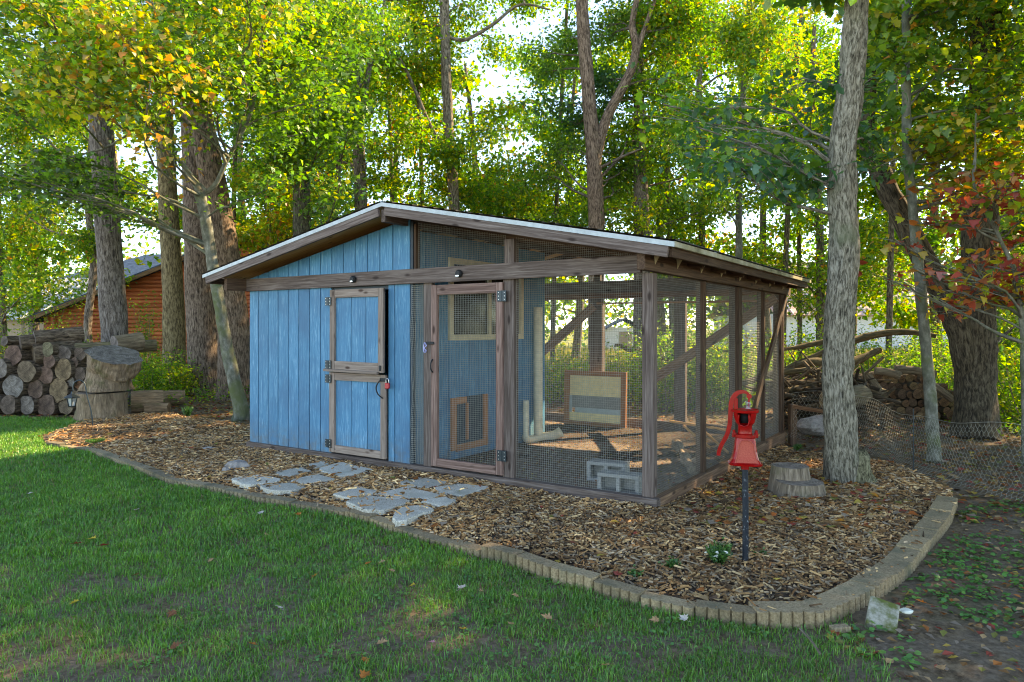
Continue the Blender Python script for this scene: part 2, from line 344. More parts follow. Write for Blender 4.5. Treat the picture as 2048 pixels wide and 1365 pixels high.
# ground: soil, leaf litter, straw-coloured field far off
def ground_mat():
    m, t, o = nmat('woodland_soil'); P = N(t, 'ShaderNodeNewGeometry').outputs['Position']
    n1 = noise(t, P, 1.1, 5, .6); n2 = noise(t, P, 28, 6, .7); n3 = noise(t, P, 5, 5, .6)
    soil = ramp(t, [(.3, (.07, .053, .038)), (.55, (.165, .125, .09)), (.75, (.28, .22, .165))], n2)
    litter = ramp(t, [(.35, (.06, .04, .025)), (.5, (.15, .105, .065)), (.62, (.26, .185, .115)), (.75, (.1, .07, .045))], noise(t, P, 17, 6, .75))
    near = mixc(t, soil, litter, ramp(t, [(.42, (0, 0, 0)), (.6, (1, 1, 1))], n3))
    near = mixc(t, near, (.05, .075, .025), ramp(t, [(.55, (0, 0, 0)), (.7, (.5, .5, .5))], n1))
    fld = ramp(t, [(.35, (.13, .15, .035)), (.5, (.22, .23, .06)), (.7, (.36, .31, .12))], noise(t, P, 1.4, 7, .7))
    sx = N(t, 'ShaderNodeSeparateXYZ'); t.links.new(P, sx.inputs[0])
    mr = N(t, 'ShaderNodeMapRange'); mr.inputs[1].default_value = 21; mr.inputs[2].default_value = 25; t.links.new(sx.outputs[1], mr.inputs[0])
    c = mixc(t, near, fld, mr.outputs[0]); p = N(t, 'ShaderNodeBsdfPrincipled'); t.links.new(c, p.inputs[0]); p.inputs['Roughness'].default_value = .95; p.inputs['Specular IOR Level'].default_value = .15
    b = N(t, 'ShaderNodeBump'); b.inputs['Strength'].default_value = .7; b.inputs['Distance'].default_value = .02; t.links.new(n2, b.inputs['Height']); t.links.new(b.outputs[0], p.inputs['Normal'])
    t.links.new(p.outputs[0], o.inputs[0]); return m
M['ground'] = ground_mat()
M['dirt'] = surf('run_dirt', [(.3, (.1, .07, .052)), (.5, (.2, .15, .115)), (.72, (.34, .265, .21))], (1, 1, 1), kind='world', ns=9, detail=8, nrough=.75, rough=.95, bump=.8, bdist=.03)
M['mulch_base'] = surf('mulch_base', [(.3, (.035, .024, .017)), (.7, (.12, .085, .06))], (1, 1, 1), kind='world', ns=30, detail=6, rough=.95, bump=.8, bdist=.02)

# ------------------------------------------------------------ ground
CX, CY = 1.269, 6.24
CA = math.atan2(-.5537, .8327)
XL = np.array([.8327, -.5537]); YL = np.array([.5537, .8327])
def cw(x, y): p = np.array([CX, CY]) + x * XL + y * YL; return (p[0], p[1])       # coop local -> world
def cl(X, Y):
    d = np.stack([np.asarray(X) - CX, np.asarray(Y) - CY], -1); return d @ XL, d @ YL
EDGE_PX = [(94, 892), (178, 904), (238, 927), (292, 947), (343, 968), (406, 978), (482, 995), (556, 1009), (634, 1022), (712, 1036), (790, 1061), (849, 1081), (927, 1104), (1025, 1130), (1103, 1159), (1181, 1181), (1262, 1206), (1345, 1227), (1407, 1240), (1490, 1250), (1552, 1257), (1614, 1255), (1647, 1250), (1697, 1223), (1759, 1190), (1813, 1148), (1862, 1086), (1896, 1045), (1910, 1010)]
EDGE = [gp(x, y, -.03) for x, y in EDGE_PX]
BED = EDGE + [gp(1900, 985), gp(1800, 935), gp(1700, 905), gp(1600, 895), cw(-.2, 4.8), cw(-5, 4.2), cw(-7.3, 1.2), gp(330, 828), gp(190, 838), gp(110, 868)]
GRN = 0
def drop(x, y):
    """the ground falls away a little along the right-hand side of the run"""
    lx_, ly_ = cl(x, y)
    return .085 * np.clip((lx_ + .1) / .3, 0, 1) * np.clip((1.7 - lx_) / 1.3, 0, 1) * np.clip((ly_ + .4) / .7, 0, 1) * np.clip((7 - ly_) / 2, 0, 1)
def gz(x, y):
    """height of the bare ground"""
    x = np.asarray(x, float); y = np.asarray(y, float)
    z = -.045 + .05 * (fbm(x * .45, y * .45, 0, 3) - .5) + .02 * (fbm(x * 3, y * 3, 0, 5) - .5)
    far = np.clip((y - 16) / 30, 0, 1); z = z + far * .5 * (fbm(x * .06, y * .06, 0, 9) - .5)
    return z - drop(x, y)
xs = np.concatenate([-np.geomspace(14, 600, 26)[::-1], np.linspace(-13.8, 13.8, 130), np.geomspace(14, 600, 26)])
ys = np.concatenate([-np.geomspace(3, 60, 8)[::-1], np.linspace(-2.5, 18, 110), np.geomspace(18.3, 900, 44)])
GX, GY = np.meshgrid(xs, ys); ny, nx = GX.shape
i = np.arange(ny - 1)[:, None]; j = np.arange(nx - 1)[None, :]
ff = np.stack([i * nx + j, i * nx + j + 1, (i + 1) * nx + j + 1, (i + 1) * nx + j], -1).reshape(-1, 4)
MB().add(np.stack([GX, GY, gz(GX, GY)], -1).reshape(-1, 3), ff, smooth=True).build('ground', M['ground'], kind='structure')
# mulch bed sheet, slightly mounded
def edist(x, y):
    x = np.asarray(x, float); y = np.asarray(y, float); d = np.full(x.shape, 9.)
    for (x1, y1), (x2, y2) in zip(EDGE[:-1], EDGE[1:]):
        t_ = np.clip(((x - x1) * (x2 - x1) + (y - y1) * (y2 - y1)) / ((x2 - x1) ** 2 + (y2 - y1) ** 2), 0, 1)
        d = np.minimum(d, np.hypot(x - x1 - t_ * (x2 - x1), y - y1 - t_ * (y2 - y1)))
    return d
def bedz(x, y):
    d_ = drop(x, y)
    return (gz(x, y) + d_) * .4 - d_ + .012 - .05 * np.exp(-(edist(x, y) / .2) ** 2) + .045 * fbm(np.asarray(x) * 1.7, np.asarray(y) * 1.7, 0, 21)
g = np.arange(-10.5, 6.6, .11); gy = np.arange(3.2, 15.0, .11); BX, BY = np.meshgrid(g, gy); nyb, nxb = BX.shape
ins = inpoly(BX, BY, BED); i = np.arange(nyb - 1)[:, None]; j = np.arange(nxb - 1)[None, :]
keep = (ins[:-1, :-1] & ins[1:, :-1] & ins[:-1, 1:] & ins[1:, 1:])
ff = np.stack([i * nxb + j, i * nxb + j + 1, (i + 1) * nxb + j + 1, (i + 1) * nxb + j], -1)[keep]
vb = np.stack([BX, BY, bedz(BX, BY)], -1).reshape(-1, 3); used, inv = np.unique(ff, return_inverse=True)
MB().add(vb[used], inv.reshape(-1, 4), smooth=True).build('mulch_bed', M['mulch_base'], kind='structure')
# dirt floor of the run
gx_ = np.linspace(-5.6, 0.0, 50); gy_ = np.linspace(.03, 4.8, 44); DX, DY = np.meshgrid(gx_, gy_)
wx = CX + DX * XL[0] + DY * YL[0]; wy = CY + DX * XL[1] + DY * YL[1]; n2, n1 = DX.shape
dz = .035 + .05 * (fbm(wx * 1.6, wy * 1.6, 0, 41) - .5) - .008 * DY
i = np.arange(n2 - 1)[:, None]; j = np.arange(n1 - 1)[None, :]
MB().add(np.stack([wx, wy, dz], -1).reshape(-1, 3), np.stack([i * n1 + j, i * n1 + j + 1, (i + 1) * n1 + j + 1, (i + 1) * n1 + j], -1).reshape(-1, 4), smooth=True).build('run_dirt', M['dirt'], kind='structure')

# ------------------------------------------------------------ background buildings
def roofslab(mb, a, b, c, d, th=.12, mat=0):
    """slab from four corner points"""
    P = np.array([a, b, c, d], float); n = np.cross(P[1] - P[0], P[3] - P[0]); n /= np.linalg.norm(n)
    if n[2] < 0: n = -n
    v = np.concatenate([P, P - n * th]); f = [[0, 1, 2, 3], [7, 6, 5, 4], [0, 4, 5, 1], [1, 5, 6, 2], [2, 6, 7, 3], [3, 7, 4, 0]]
    if np.cross(P[1] - P[0], P[2] - P[1])[2] < 0: f = [x[::-1] for x in f]
    mb.add(v, f, mat)
cab = empty('log_cabin', (-9.3, 24, 0), 0, 'red-brown log cabin with a low gable behind the left trunks', 'cabin')
hw, ez, rz_ = 6.6, 2.0, 4.6
mb = MB(); z = 0.0; k = 0
while z < rz_ - .25:
    half = hw if z < ez else hw * (1 - (z - ez) / (rz_ - ez))
    c = np.array([1, 1, 1]) * (.75 + .4 * rnd.random())
    tube(mb, [(-half, 0.02, z + .07), (half, .02, z + .07)], .075, 7, cap=True, col=c); z += .136; k += 1
mb.build('log_course', M['log_red'], cab, kind='stuff')
for x in (-hw + .35, -1.2 - .9, 2.2):
    bx(MB(), x - .07, x + .07, -.13, -.06, -.05, 2.0 if abs(x) > 5 else 3.2).build('corner_board', M['log_red'], cab)
mb = MB(); bx(mb, -hw, -hw + .15, .1, 8, 0, 2); bx(mb, hw - .15, hw, .1, 8, 0, 2); bx(mb, -hw, hw, 7.9, 8.05, 0, 2.1); mb.build('wall', M['log_red'], cab)
mb = MB(); o_ = .45
for s in (-1, 1): roofslab(mb, (0, -o_, rz_ + .12), (s * (hw + .5), -o_, ez - .08), (s * (hw + .5), 8.4, ez - .08), (0, 8.4, rz_ + .12), .1)
mb.build('roof', M['slate_roof'], cab)
for s in (-1, 1): beam(MB(), (0, -o_ - .03, rz_), (s * (hw + .5), -o_ - .03, ez - .2), .05, .13, col=(1.2, .9, .55)).build('barge_board', M['stain'], cab)
# blue-grey roofed house further back
hs = empty('grey_roofed_house', (-21.5, 40, 0), 0, 'tan house with blue-grey hip roof beyond the red-brown cabin', 'house')
mb = MB(); bx(mb, -5, 5, 0, 9, 0, 4.0); mb.build('wall', M['tan_wall'], hs)
mb = MB(); a, b, c, d = (-5.5, -.5, 4.05), (5.5, -.5, 4.05), (5.5, 9.5, 4.05), (-5.5, 9.5, 4.05); p, q = (-1.5, 4.5, 6.3), (1.5, 4.5, 6.3)
mb.add([a, b, c, d, p, q], [[0, 1, 5, 4], [2, 3, 4, 5]]); mb.add([a, b, c, d, p, q], [[1, 2, 5], [3, 0, 4]]); mb.build('roof', M['slate_roof'], hs)
bx(MB(), -5.5, 5.5, -.56, -.5, 3.86, 4.06).build('fascia', M['white_trim'], hs)
bx(MB(), 1.6, 1.8, 1.6, 1.8, 4.7, 5.45).build('vent_pipe', M['white_trim'], hs)
for x in (-3, 3): bx(MB(), x - .6, x + .6, -.05, 0, 1.2, 2.6).build('window', M['glass'], hs)
h2 = empty('metal_roofed_shed', (-22.3, 30, 0), R(-12), 'low outbuilding with a pale blue metal roof at the far left', 'shed')
bx(MB(), -3.6, 3.6, 0, 5, 0, 2.1).build('wall', M['tan_wall'], h2)
mb = MB(); roofslab(mb, (-4, -.4, 2.0), (4, -.4, 2.0), (4, 2.6, 3.9), (-4, 2.6, 3.9), .06); roofslab(mb, (-4, 2.6, 3.9), (4, 2.6, 3.9), (4, 5.4, 2.2), (-4, 5.4, 2.2), .06); rf = mb.build('roof', M['metal_roof'], h2)
for k in range(14): beam(MB(), (-3.9 + k * .6, -.4, 2.03), (-3.9 + k * .6, 2.6, 3.93), .03, .04).build('roof_seam', M['white_trim'], rf)
bn = empty('white_barn', (26.5, 47, 0), R(4), 'long white building with a faded pink roof behind the woods', 'barn')
bx(MB(), -9, 10, 0, 12, 0, 2.6).build('wall', M['white_wall'], bn)
mb = MB(); roofslab(mb, (-9.4, -.5, 2.5), (10.4, -.5, 2.5), (10.4, 6, 6.6), (-9.4, 6, 6.6), .1); roofslab(mb, (-9.4, 6, 6.6), (10.4, 6, 6.6), (10.4, 12.5, 2.5), (-9.4, 12.5, 2.5), .1); rf = mb.build('roof', M['pink_roof'], bn)
for k in range(20): beam(MB(), (-9.2 + k, -.5, 2.55), (-9.2 + k, 6, 6.65), .05, .05).build('roof_seam', M['white_trim'], rf)
ws = empty('white_shed', (7.4, 46, 0), 0, 'small white shed standing beyond the sunny field', 'shed')
bx(MB(), -1.2, 1.2, 0, 2.4, 0, 1.7).build('wall', M['white_wall'], ws)
mb = MB(); roofslab(mb, (-1.4, -.2, 1.6), (0, -.2, 2.3), (0, 2.6, 2.3), (-1.4, 2.6, 1.6), .06); roofslab(mb, (1.4, -.2, 1.6), (0, -.2, 2.3), (0, 2.6, 2.3), (1.4, 2.6, 1.6), .06); mb.build('roof', M['slate_roof'], ws)
bx(MB(), -.4, .4, -.04, 0, 0, 1.4).build('door', M['tan_wall'], ws)

# ------------------------------------------------------------ coop
coop = empty('chicken_coop', (CX, CY, 0), CA, 'blue plank chicken coop with a brown timber wire-mesh run under one gable roof', 'chicken coop')
RX, RZ, SLOPE = -2.92, 2.955, .197          # ridge x, roof top at ridge, fall per metre
def roofz(x): return RZ - abs(x - RX) * SLOPE
def shade(lo=.8, hi=1.15): return np.array([1, 1, 1]) * (lo + (hi - lo) * rnd.random())
def wood(name, x0, x1, y0, y1, z0, z1, m='stain', par=None, col=None, ch=.003):
    return bx(MB(), x0, x1, y0, y1, z0, z1, ch=ch, col=shade() if col is None else col).build(name, M[m], par or coop)
brown = np.array([.55, .42, .3])
# sills
wood('sill', -5.74, .03, -.045, .045, -.12, .1); wood('sill', -.045, .03, .047, 4.86, -.15, .1, col=brown * 2.2)
wood('sill', -5.74, -.047, 4.78, 4.86, -.08, .13); wood('sill', -5.74, -5.70, .047, 4.78, -.12, .1)
# front posts, headers
def post(x0, x1, y0=0., y1=.09, z0=.1, z1=2.098, **k): return wood('post', x0, x1, y0, y1, z0, z1, **k)
post(-.128, -.02); post(-1.633, -1.503); post(-2.69, -2.575, .0, .06)
wood('header', -5.74, -.125, -.042, -.002, 2.098, 2.26)
wood('upright', -1.62, -1.5, .0, .09, 2.0985, roofz(-1.5) - .17); wood('upright', -.172, -.128, -.06, .04, 2.262, roofz(-.1) - .14); wood('upright', -2.83, -2.80, .0, .07, 2.1, roofz(-2.8) - .17, col=brown)
wood('header', -.035, .04, -.33, 5.13, 2.10, 2.26, col=brown * 1.2); wood('header', -5.80, -5.745, -.33, 5.13, 2.10, 2.26, col=brown * 1.2)
wood('header', -5.74, -.04, 4.79, 4.84, 2.1, 2.2, col=np.array([1.3, .85, .6])); wood('header', -5.74, -.04, 4.785, 4.845, 2.202, 2.40)
# side studs, back posts
wood('stud', -.1, -.0, 1.34, 1.385, .1, 2.098, col=brown); wood('post', -.12, -.0, 2.58, 2.72, .1, 2.098, col=brown * .9); wood('stud', -.1, -.0, 3.77, 3.815, .1, 2.098, col=brown)
wood('post', -.12, -.0, 4.74, 4.785, .1, 2.098, col=brown); wood('post', -.1, 0., 4.846, 4.9, -.1, 2.098, col=brown)
for x0, x1 in ((-3.08, -2.84), (-1.6, -1.42), (-4.6, -4.5), (-5.73, -5.6)): wood('post', x0, x1, 4.69, 4.78, -.05, 2.1)
wood('upright', -3.02, -2.9, 4.73, 4.79, 2.402, roofz(-2.9) - .17); 
def brace(a, b, w=.09, d=.04, up=(1, 0, 0), m='stain', name='brace', **k): return beam(MB(), a, b, w, d, up=up, **k).build(name, M[m], coop)
brace((.012, 4.93, 2.06), (.012, 2.8, .22), .1, .035, col=brown * 1.3)
brace((-4.6, 4.67, .72), (-2.98, 4.67, 1.98), .15, .04, up=(0, 1, 0), col=np.array([1.7, 1.35, 1.1]))
brace((-2.05, 4.67, .72), (-.06, 4.67, 2.05), .14, .04, up=(0, 1, 0), col=np.array([1.5, 1.2, .95]))
brace((-2.9, 4.6, 2.02), (-.15, 4.6, 2.0), .03, .03, up=(0, 1, 0), name='crossbar', m='cedar')
# rafters running ridge to eave, blocks, ridge beam
wood('ridge_beam', RX - .05, RX + .01, -.365, 5.12, roofz(RX) - .21, roofz(RX) - .075)
RV = [-.02, .72, 1.42, 2.1, 2.8, 3.5, 4.2, 4.85]
for y in RV:
    for s, xe in ((1, .2), (-1, -6.0)):
        x0 = RX + s * .06; a = (x0, y, roofz(x0) - .12); b = (xe, y, roofz(xe) - .12)
        if y < .1 : continue
        beam(MB(), a, b, .04, .1, up=(0, 0, 1), col=brown * 1.3).build('rafter', M['stain'], coop)
for y in (-.12, .42, 1.08, 1.74, 2.45, 3.15, 3.85, 4.6):      # pale pointed ends hanging on the side header
    mb = MB(); w_ = .035
    v = [(.045, y - w_, 2.275), (.045, y + w_, 2.275), (.045, y, 2.155), (.1, y - w_, 2.275), (.1, y + w_, 2.275), (.05, y - w_, 2.36), (.05, y + w_, 2.36), (.1, y - w_, 2.33), (.1, y + w_, 2.33)]
    mb.add(v, [[0, 2, 1], [3, 4, 2], [0, 3, 2], [1, 2, 4]]); mb.add(v, [[0, 1, 6, 5], [3, 7, 8, 4], [0, 5, 7, 3], [1, 4, 8, 6], [5, 6, 8, 7]])
    mb.build('rafter_tie', M['cream'], coop)
# blocking behind the eave
for a, b in zip([-.3] + RV[1:], RV[1:] + [5.1]): wood('blocking', .0, .035, a + .03, b - .03, 2.262, 2.345, col=brown * .8)
# roof: plywood deck boards, shingle courses, white edge, barge boards
yF, yB, eR, eL = -.40, 5.10, .33, -6.15
for s, xe in ((1, eR), (-1, eL)):
    nb = 3
    for q in range(5):
        ya, yb = yF + (yB - yF) * q / 5 + .002, yF + (yB - yF) * (q + 1) / 5 - .002
        mb = MB(); xs_, xe_ = RX + s * .001, xe - s * .03
        P0 = np.array([xs_, 0, roofz(xs_) - .03]); P1 = np.array([xe_, 0, roofz(xe_) - .03])
        beam(mb, (P0[0], (ya + yb) / 2, P0[2]), (P1[0], (ya + yb) / 2, P1[2]), yb - ya, .02); mb.build('roof_sheet', M['pine'], coop)
    mb = MB(); L = abs(xe - RX); nc = 23
    for c in range(nc):
        xa = RX + s * L * c / nc; xb = RX + s * (L * (c + 1) / nc + .02)
        if abs(xb - RX) > L: xb = xe + s * .012
        n3 = 22
        for t_ in range(n3):
            ya = yF - .022 + (yB - yF + .044) * t_ / n3; yb = yF - .022 + (yB - yF + .044) * (t_ + 1) / n3 - .005
            za, zb = roofz(xa) + .002, roofz(xb) + .012
            v = [(xa, ya, za), (xa, yb, za), (xb, yb, zb + .003), (xb, ya, zb + .003), (xb, yb, zb - .006), (xb, ya, zb - .006)]
            f = [[0, 3, 2, 1], [3, 5, 4, 2]] if s > 0 else [[0, 1, 2, 3], [3, 2, 4, 5]]
            mb.add(v, f, col=shade(.7, 1.2))
    mb.build('shingle', M['shingle'], coop, kind='stuff')
    # white rake edge and barge board on the front and back
    for yy, t_ in ((yF - .012, 0), (yB + .004, 1)):
        a = (RX, yy, RZ - .028); b = (xe, yy, roofz(xe) - .028)
        mb = MB(); Lx = abs(b[0] - a[0]); v = []
        for (x_, z_) in ((a[0], a[2] + .02), (b[0], b[2] + .02), (b[0], b[2] - .022), (a[0], a[2] - .022)):
            v += [(x_, yy - .004, z_), (x_, yy + .006, z_)]
        f = [[0, 6, 4, 2], [1, 3, 5, 7], [0, 2, 3, 1], [2, 4, 5, 3], [4, 6, 7, 5], [6, 0, 1, 7]]
        if s < 0: f = [x[::-1] for x in f]
        mb.add(v, f); mb.build('drip_edge', M['white_metal'], coop)
        xe2 = xe - s * .06; x0 = RX + s * (.035 if s > 0 else .052)
        yb2 = yy + .018 if t_ == 0 else yy - .022
        beam(MB(), (x0 - s * .0, yb2, roofz(x0) - .098), (xe2, yb2, roofz(xe2) - .098), .035, .09, up=(0, 0, 1), col=shade(.95, 1.1)).build('barge_board', M['stain'], coop)
# side drip edge on the right eave, left eave
wood('eave_board', eR - .075, eR - .04, yF + .05, yB - .04, roofz(eR) - .125, roofz(eR) - .05, col=brown * .9)
bx(MB(), eR - .03, eR + .004, yF - .005, yB, roofz(eR) - .05, roofz(eR) - .004).build('drip_edge', M['mossy_edge'], coop)
wood('eave_board', eL + .04, eL + .075, yF + .05, yB - .04, roofz(eL) - .125, roofz(eL) - .05, col=brown * .9)
# planks
def plank_wall(p0, xs_, y0, y1, z0, z1f, tint=1.0, axis='x'):
    for a, b in zip(xs_[:-1], xs_[1:]):
        a2, b2 = a + .006, b - .006; mb = MB(); c = shade(.95, 1.06) * tint; off = rnd.random() * 40
        za, zb = z1f(a2), z1f(b2)
        if axis == 'x': v = [(x, y, z) for y in (y0, y1) for x, z in ((a2, z0), (b2, z0), (b2, zb), (a2, za))]
        else: v = [(y, x, z) for y in (y0, y1) for x, z in ((a2, z0), (b2, z0), (b2, zb), (a2, za))]
        v = np.array(v); g = np.stack([v[:, 2] + off, v[:, 0] + off, v[:, 1] + off], 1)
        f = [[0, 1, 2, 3], [7, 6, 5, 4], [0, 4, 5, 1], [1, 5, 6, 2], [2, 6, 7, 3], [3, 7, 4, 0]]
        if axis != 'x': f = [x[::-1] for x in f]
        mb.add(v, f, 0, g, c); mb.build('plank', M['blue'], p0)
fx = [-5.73, -5.545, -5.345, -5.145, -4.945, -4.745, -4.545, -4.345, -4.148]
plank_wall(coop, fx, .002, .02, .085, lambda x: 2.098)
plank_wall(coop, [-3.217, -3.115, -2.885], .002, .02, .085, lambda x: 2.098)
wood('backing', -5.73, -4.15, .021, .035, .1, 2.26, m='darkblue'); wood('backing', -3.21, -2.885, .021, .035, .1, 2.26, m='darkblue'); wood('backing', -4.15, -3.21, .03, .04, 2.05, 2.26, m='darkblue')
ux = [-5.73, -5.545] + [-5.345 + .2 * k for k in range(12)] + [-2.885]
plank_wall(coop, ux, .002, .02, 2.262, lambda x: roofz(x) - .135)
mb = MB(); v = []
for x in (-5.73, RX, -2.885): v += [(x, .024, 2.2), (x, .024, roofz(x) - .14)]
mb.add(v, [[0, 2, 3, 1], [2, 4, 5, 3]]); mb.build('gable_backing', M['darkblue'], coop)
wood('corner_trim', -2.883, -2.845, .004, .05, .1, roofz(-2.9) - .16, m='darkblue')
# divider wall, shed back and left walls
dy = [.05 + .2 * k for k in range(15)] 
def wallseg(y0, y1, z0, z1): plank_wall(coop, [y0 + (y1 - y0) * k / max(1, round((y1 - y0) / .2)) for k in range(max(1, round((y1 - y0) / .2)) + 1)], -2.9, -2.88, z0, z1, .9, 'y')
zt = lambda x: 2.7
wallseg(.05, .67, .03, zt); wallseg(.67, 2.3, .03, lambda x: 1.5); wallseg(.67, 2.3, 2.42, zt); wallseg(2.3, 2.91, .03, zt)
wood('back_wall', -5.7, -2.9, 2.9, 2.93, 0, 2.35, m='blue'); wood('side_wall', -5.73, -5.71, .04, 2.9, .05, 2.2, m='blue')
wood('shed_floor', -5.68, -2.93, .06, 2.88, .04, .07, m='pine')
win = empty('window', (0, 0, 0)); win.parent = coop
for (a, b, c, d) in ((.67, 2.3, 1.46, 1.53), (.67, 2.3, 2.38, 2.45), (.67, .75, 1.53, 2.38), (2.22, 2.3, 1.53, 2.38), (1.47, 1.53, 1.53, 2.38)): wood('frame', -2.89, -2.855, a, b, c, d, m='cream', par=win)
wood('pane', -2.893, -2.887, .75, 1.47, 1.53, 2.38, m='glass', par=win); wood('pane', -2.893, -2.887, 1.53, 2.22, 1.53, 2.38, m='glass', par=win)
pd = empty('pop_door', (0, 0, 0)); pd.parent = coop
for (a, b, c, d) in ((.70, .80, .14, .77), (1.36, 1.45, .12, .77), (.80, 1.36, .12, .2), (.80, 1.0, .69, .77), (1.0, 1.04, .24, .69)): wood('frame', -2.88, -2.85, a, b, c, d, m='cedar', par=pd)
wood('panel', -2.884, -2.879, .8, 1.36, .2, .77, m='darkblue', par=pd)
# stable door: two leaves
def door_leaf(name, z0, z1, zr0, zr1, loc_rot=None):
    e = empty(name, (-4.147, -.005, 0)); e.parent = coop
    def w(nm, x0, x1, y0, y1, a, b, m='door_trim', **k): return wood(nm, x0 + 4.147, x1 + 4.147, y0 + .005, y1 + .005, a, b, m, par=e, **k)
    w('stile', -4.147, -4.06, -.038, -.006, z0, z1); w('stile', -3.302, -3.22, -.038, -.006, z0, z1)
    w('rail', -4.058, -3.304, -.036, -.006, z0, zr0); w('rail', -4.058, -3.304, -.036, -.006, zr1, z1)
    for a, b in ((-4.09, -3.79), (-3.785, -3.535), (-3.53, -3.27)):
        mb = MB(); off = rnd.random() * 40; v = np.array([(x + 4.147, y + .005, z) for y in (-.008, .008) for x, z in ((a, z0 + .01), (b - .006, z0 + .01), (b - .006, z1 - .01), (a, z1 - .01))])
        mb.add(v, [[0, 1, 2, 3], [7, 6, 5, 4], [0, 4, 5, 1], [1, 5, 6, 2], [2, 6, 7, 3], [3, 7, 4, 0]], 0, np.stack([v[:, 2] + off, v[:, 0] + off, v[:, 1] + off], 1), shade(.92, 1.08)); mb.build('plank', M['blue'], e)
    w('backing', -4.13, -3.24, .012, .018, z0 + .02, z1 - .02, m='darkblue')
    return e, w
up, w = door_leaf('upper_door', 1.105, 2.068, 1.215, 1.972)
w('ledge', -4.22, -3.28, -.075, -.038, 1.088, 1.118); w('bolt', -3.275, -3.245, -.05, -.038, 1.13, 1.19, m='black')
up.rotation_euler = (0, R(.35), R(-3.0))
lo, w = door_leaf('lower_door', .118, 1.075, .205, .985)
def hinge(par, x, z, y=-.045, s=.055):
    e = empty('hinge', (x, y, z)); e.parent = par
    bx(MB(), -s, -.006, -.004, .004, -s, s, ch=.001).build('leaf_plate', M['hinge'], e); bx(MB(), .006, s, -.004, .004, -s, s, ch=.001).build('leaf_plate', M['hinge'], e)
    tube(MB(), [(0, -.004, -s), (0, -.004, s)], .007, 8).build('pin', M['hinge'], e)
    mb = MB()
    for q in (-.035, .035):
        for k in (-.035, 0, .035): bx(mb, q - .004, q + .004, -.007, -.003, k - .004, k + .004, ch=.001)
    mb.build('screws', M['screw'], e, kind='stuff')
for z in (1.93, 1.17, 1.0, .22): hinge(coop, -4.15, z, -.05, .05)
# latch hardware on the stable door
tube(MB(), smooth_path([(-3.285, -.045, 1.02), (-3.30, -.075, .985), (-3.325, -.08, .93), (-3.3, -.078, .86), (-3.255, -.045, .81)], 14), .008, 8).build('pull_handle', M['black'], coop)
bx(MB(), -3.3, -3.19, -.05, -.04, 1.0, 1.04).build('hasp', M['black'], coop)
pl = empty('padlock', (-3.17, -.06, .98)); pl.parent = coop
bx(MB(), -.03, .03, -.015, .015, -.055, .01, ch=.006).build('lock_body', M['redlock'], pl)
tube(MB(), smooth_path([(-.02, 0, .01), (-.02, 0, .045), (0, 0, .06), (.02, 0, .045), (.02, 0, .01)], 12), .005, 6).build('shackle', M['steel'], pl)
# gate of the run
gt = empty('gate', (-1.62, 0, 0)); gt.parent = coop
def gw(nm, x0, x1, z0, z1, **k): return wood(nm, x0 + 1.62, x1 + 1.62, -.03, .01, z0, z1, par=gt, m='stain', col=np.array([1.45, 1.2, 1.15]) * (.9 + .2 * rnd.random()), **k)
gw('stile', -2.56, -2.475, .118, 2.07); gw('stile', -1.705, -1.622, .118, 2.07); gw('rail', -2.473, -1.707, 1.965, 2.07); gw('rail', -2.473, -1.707, .118, .205)
hinge(coop, -1.622, 1.93, -.04); hinge(coop, -1.622, .32, -.04)
bx(MB(), -2.62, -2.51, -.045, -.033, 1.43, 1.46).build('hasp', M['black'], coop)
tube(MB(), smooth_path([(-2.63, -.05, 1.45), (-2.6, -.055, 1.42), (-2.63, -.055, 1.39), (-2.60, -.055, 1.36), (-2.63, -.055, 1.345), (-2.645, -.05, 1.4), (-2.63, -.05, 1.45)], 20), .006, 6).build('snap_clip', M['carab'], coop)
tube(MB(), smooth_path([(-2.53, -.035, 1.27), (-2.53, -.065, 1.23), (-2.53, -.065, 1.17), (-2.53, -.035, 1.13)], 10), .008, 6).build('pull_handle', M['black'], coop)
# round black lamps on the header
for x in (-3.713, -2.15):
    mb = MB(); P = [(x, -.042, 2.178), (x, -.06, 2.178), (x, -.075, 2.178), (x, -.09, 2.178)]
    tube(mb, P, np.array([.035, .042, .04, .028]), 20); la = mb.build('round_lamp', M['black'], coop)
    bx(MB(), x - .02, x + .02, -.095, -.088, 2.145, 2.16).build('lens', M['steel'], la)
# wire mesh: each wire a thin strip; joined per panel
def wire_panel(par, f, u0, u1, z0f, z1f, pitch=.022, w=.00105, bulge=0., name='wire_mesh', zb0=None):
    mb = MB(); us = np.arange(u0, u1, pitch); Q = np.array([[0, 1, 5, 4], [1, 2, 6, 5], [2, 3, 7, 6], [3, 0, 4, 7]])
    def seg(p, q, ax):
        p = np.array(f(*p)); q = np.array(f(*q)); d = q - p; d /= np.linalg.norm(d) + 1e-9
        a = np.array(f(1, 0, 0)) - np.array(f(0, 0, 0)) if ax == 'z' else np.array([0, 0, 1.0]); b = np.cross(d, a)
        v = [e + s for e in (p, q) for s in (a * w, b * w, -a * w, -b * w)]; mb.add(v, Q)
    for u in us:
        z0, z1 = z0f(u), z1f(u)
        if z1 > z0 + .01: seg((u, z0, 0), (u, z1, 0), 'z')
    z0m = min(z0f(u) for u in us); z1m = max(z1f(u) for u in us); z = z0m
    while z < z1m:
        ok = [u for u in us if z0f(u) - 1e-6 <= z <= z1f(u)]
        if len(ok) > 1: seg((ok[0], z, 0), (ok[-1], z, 0), 'u')
        z += pitch
    return mb.build(name, M['wire'], par, kind='stuff')
ff_ = lambda u, z, k: (u, .045, z)
wire_panel(coop, ff_, -2.84, -2.69, lambda u: .1, lambda u: 2.098)
wire_panel(coop, ff_, -1.5, -.128, lambda u: .1, lambda u: 2.098)
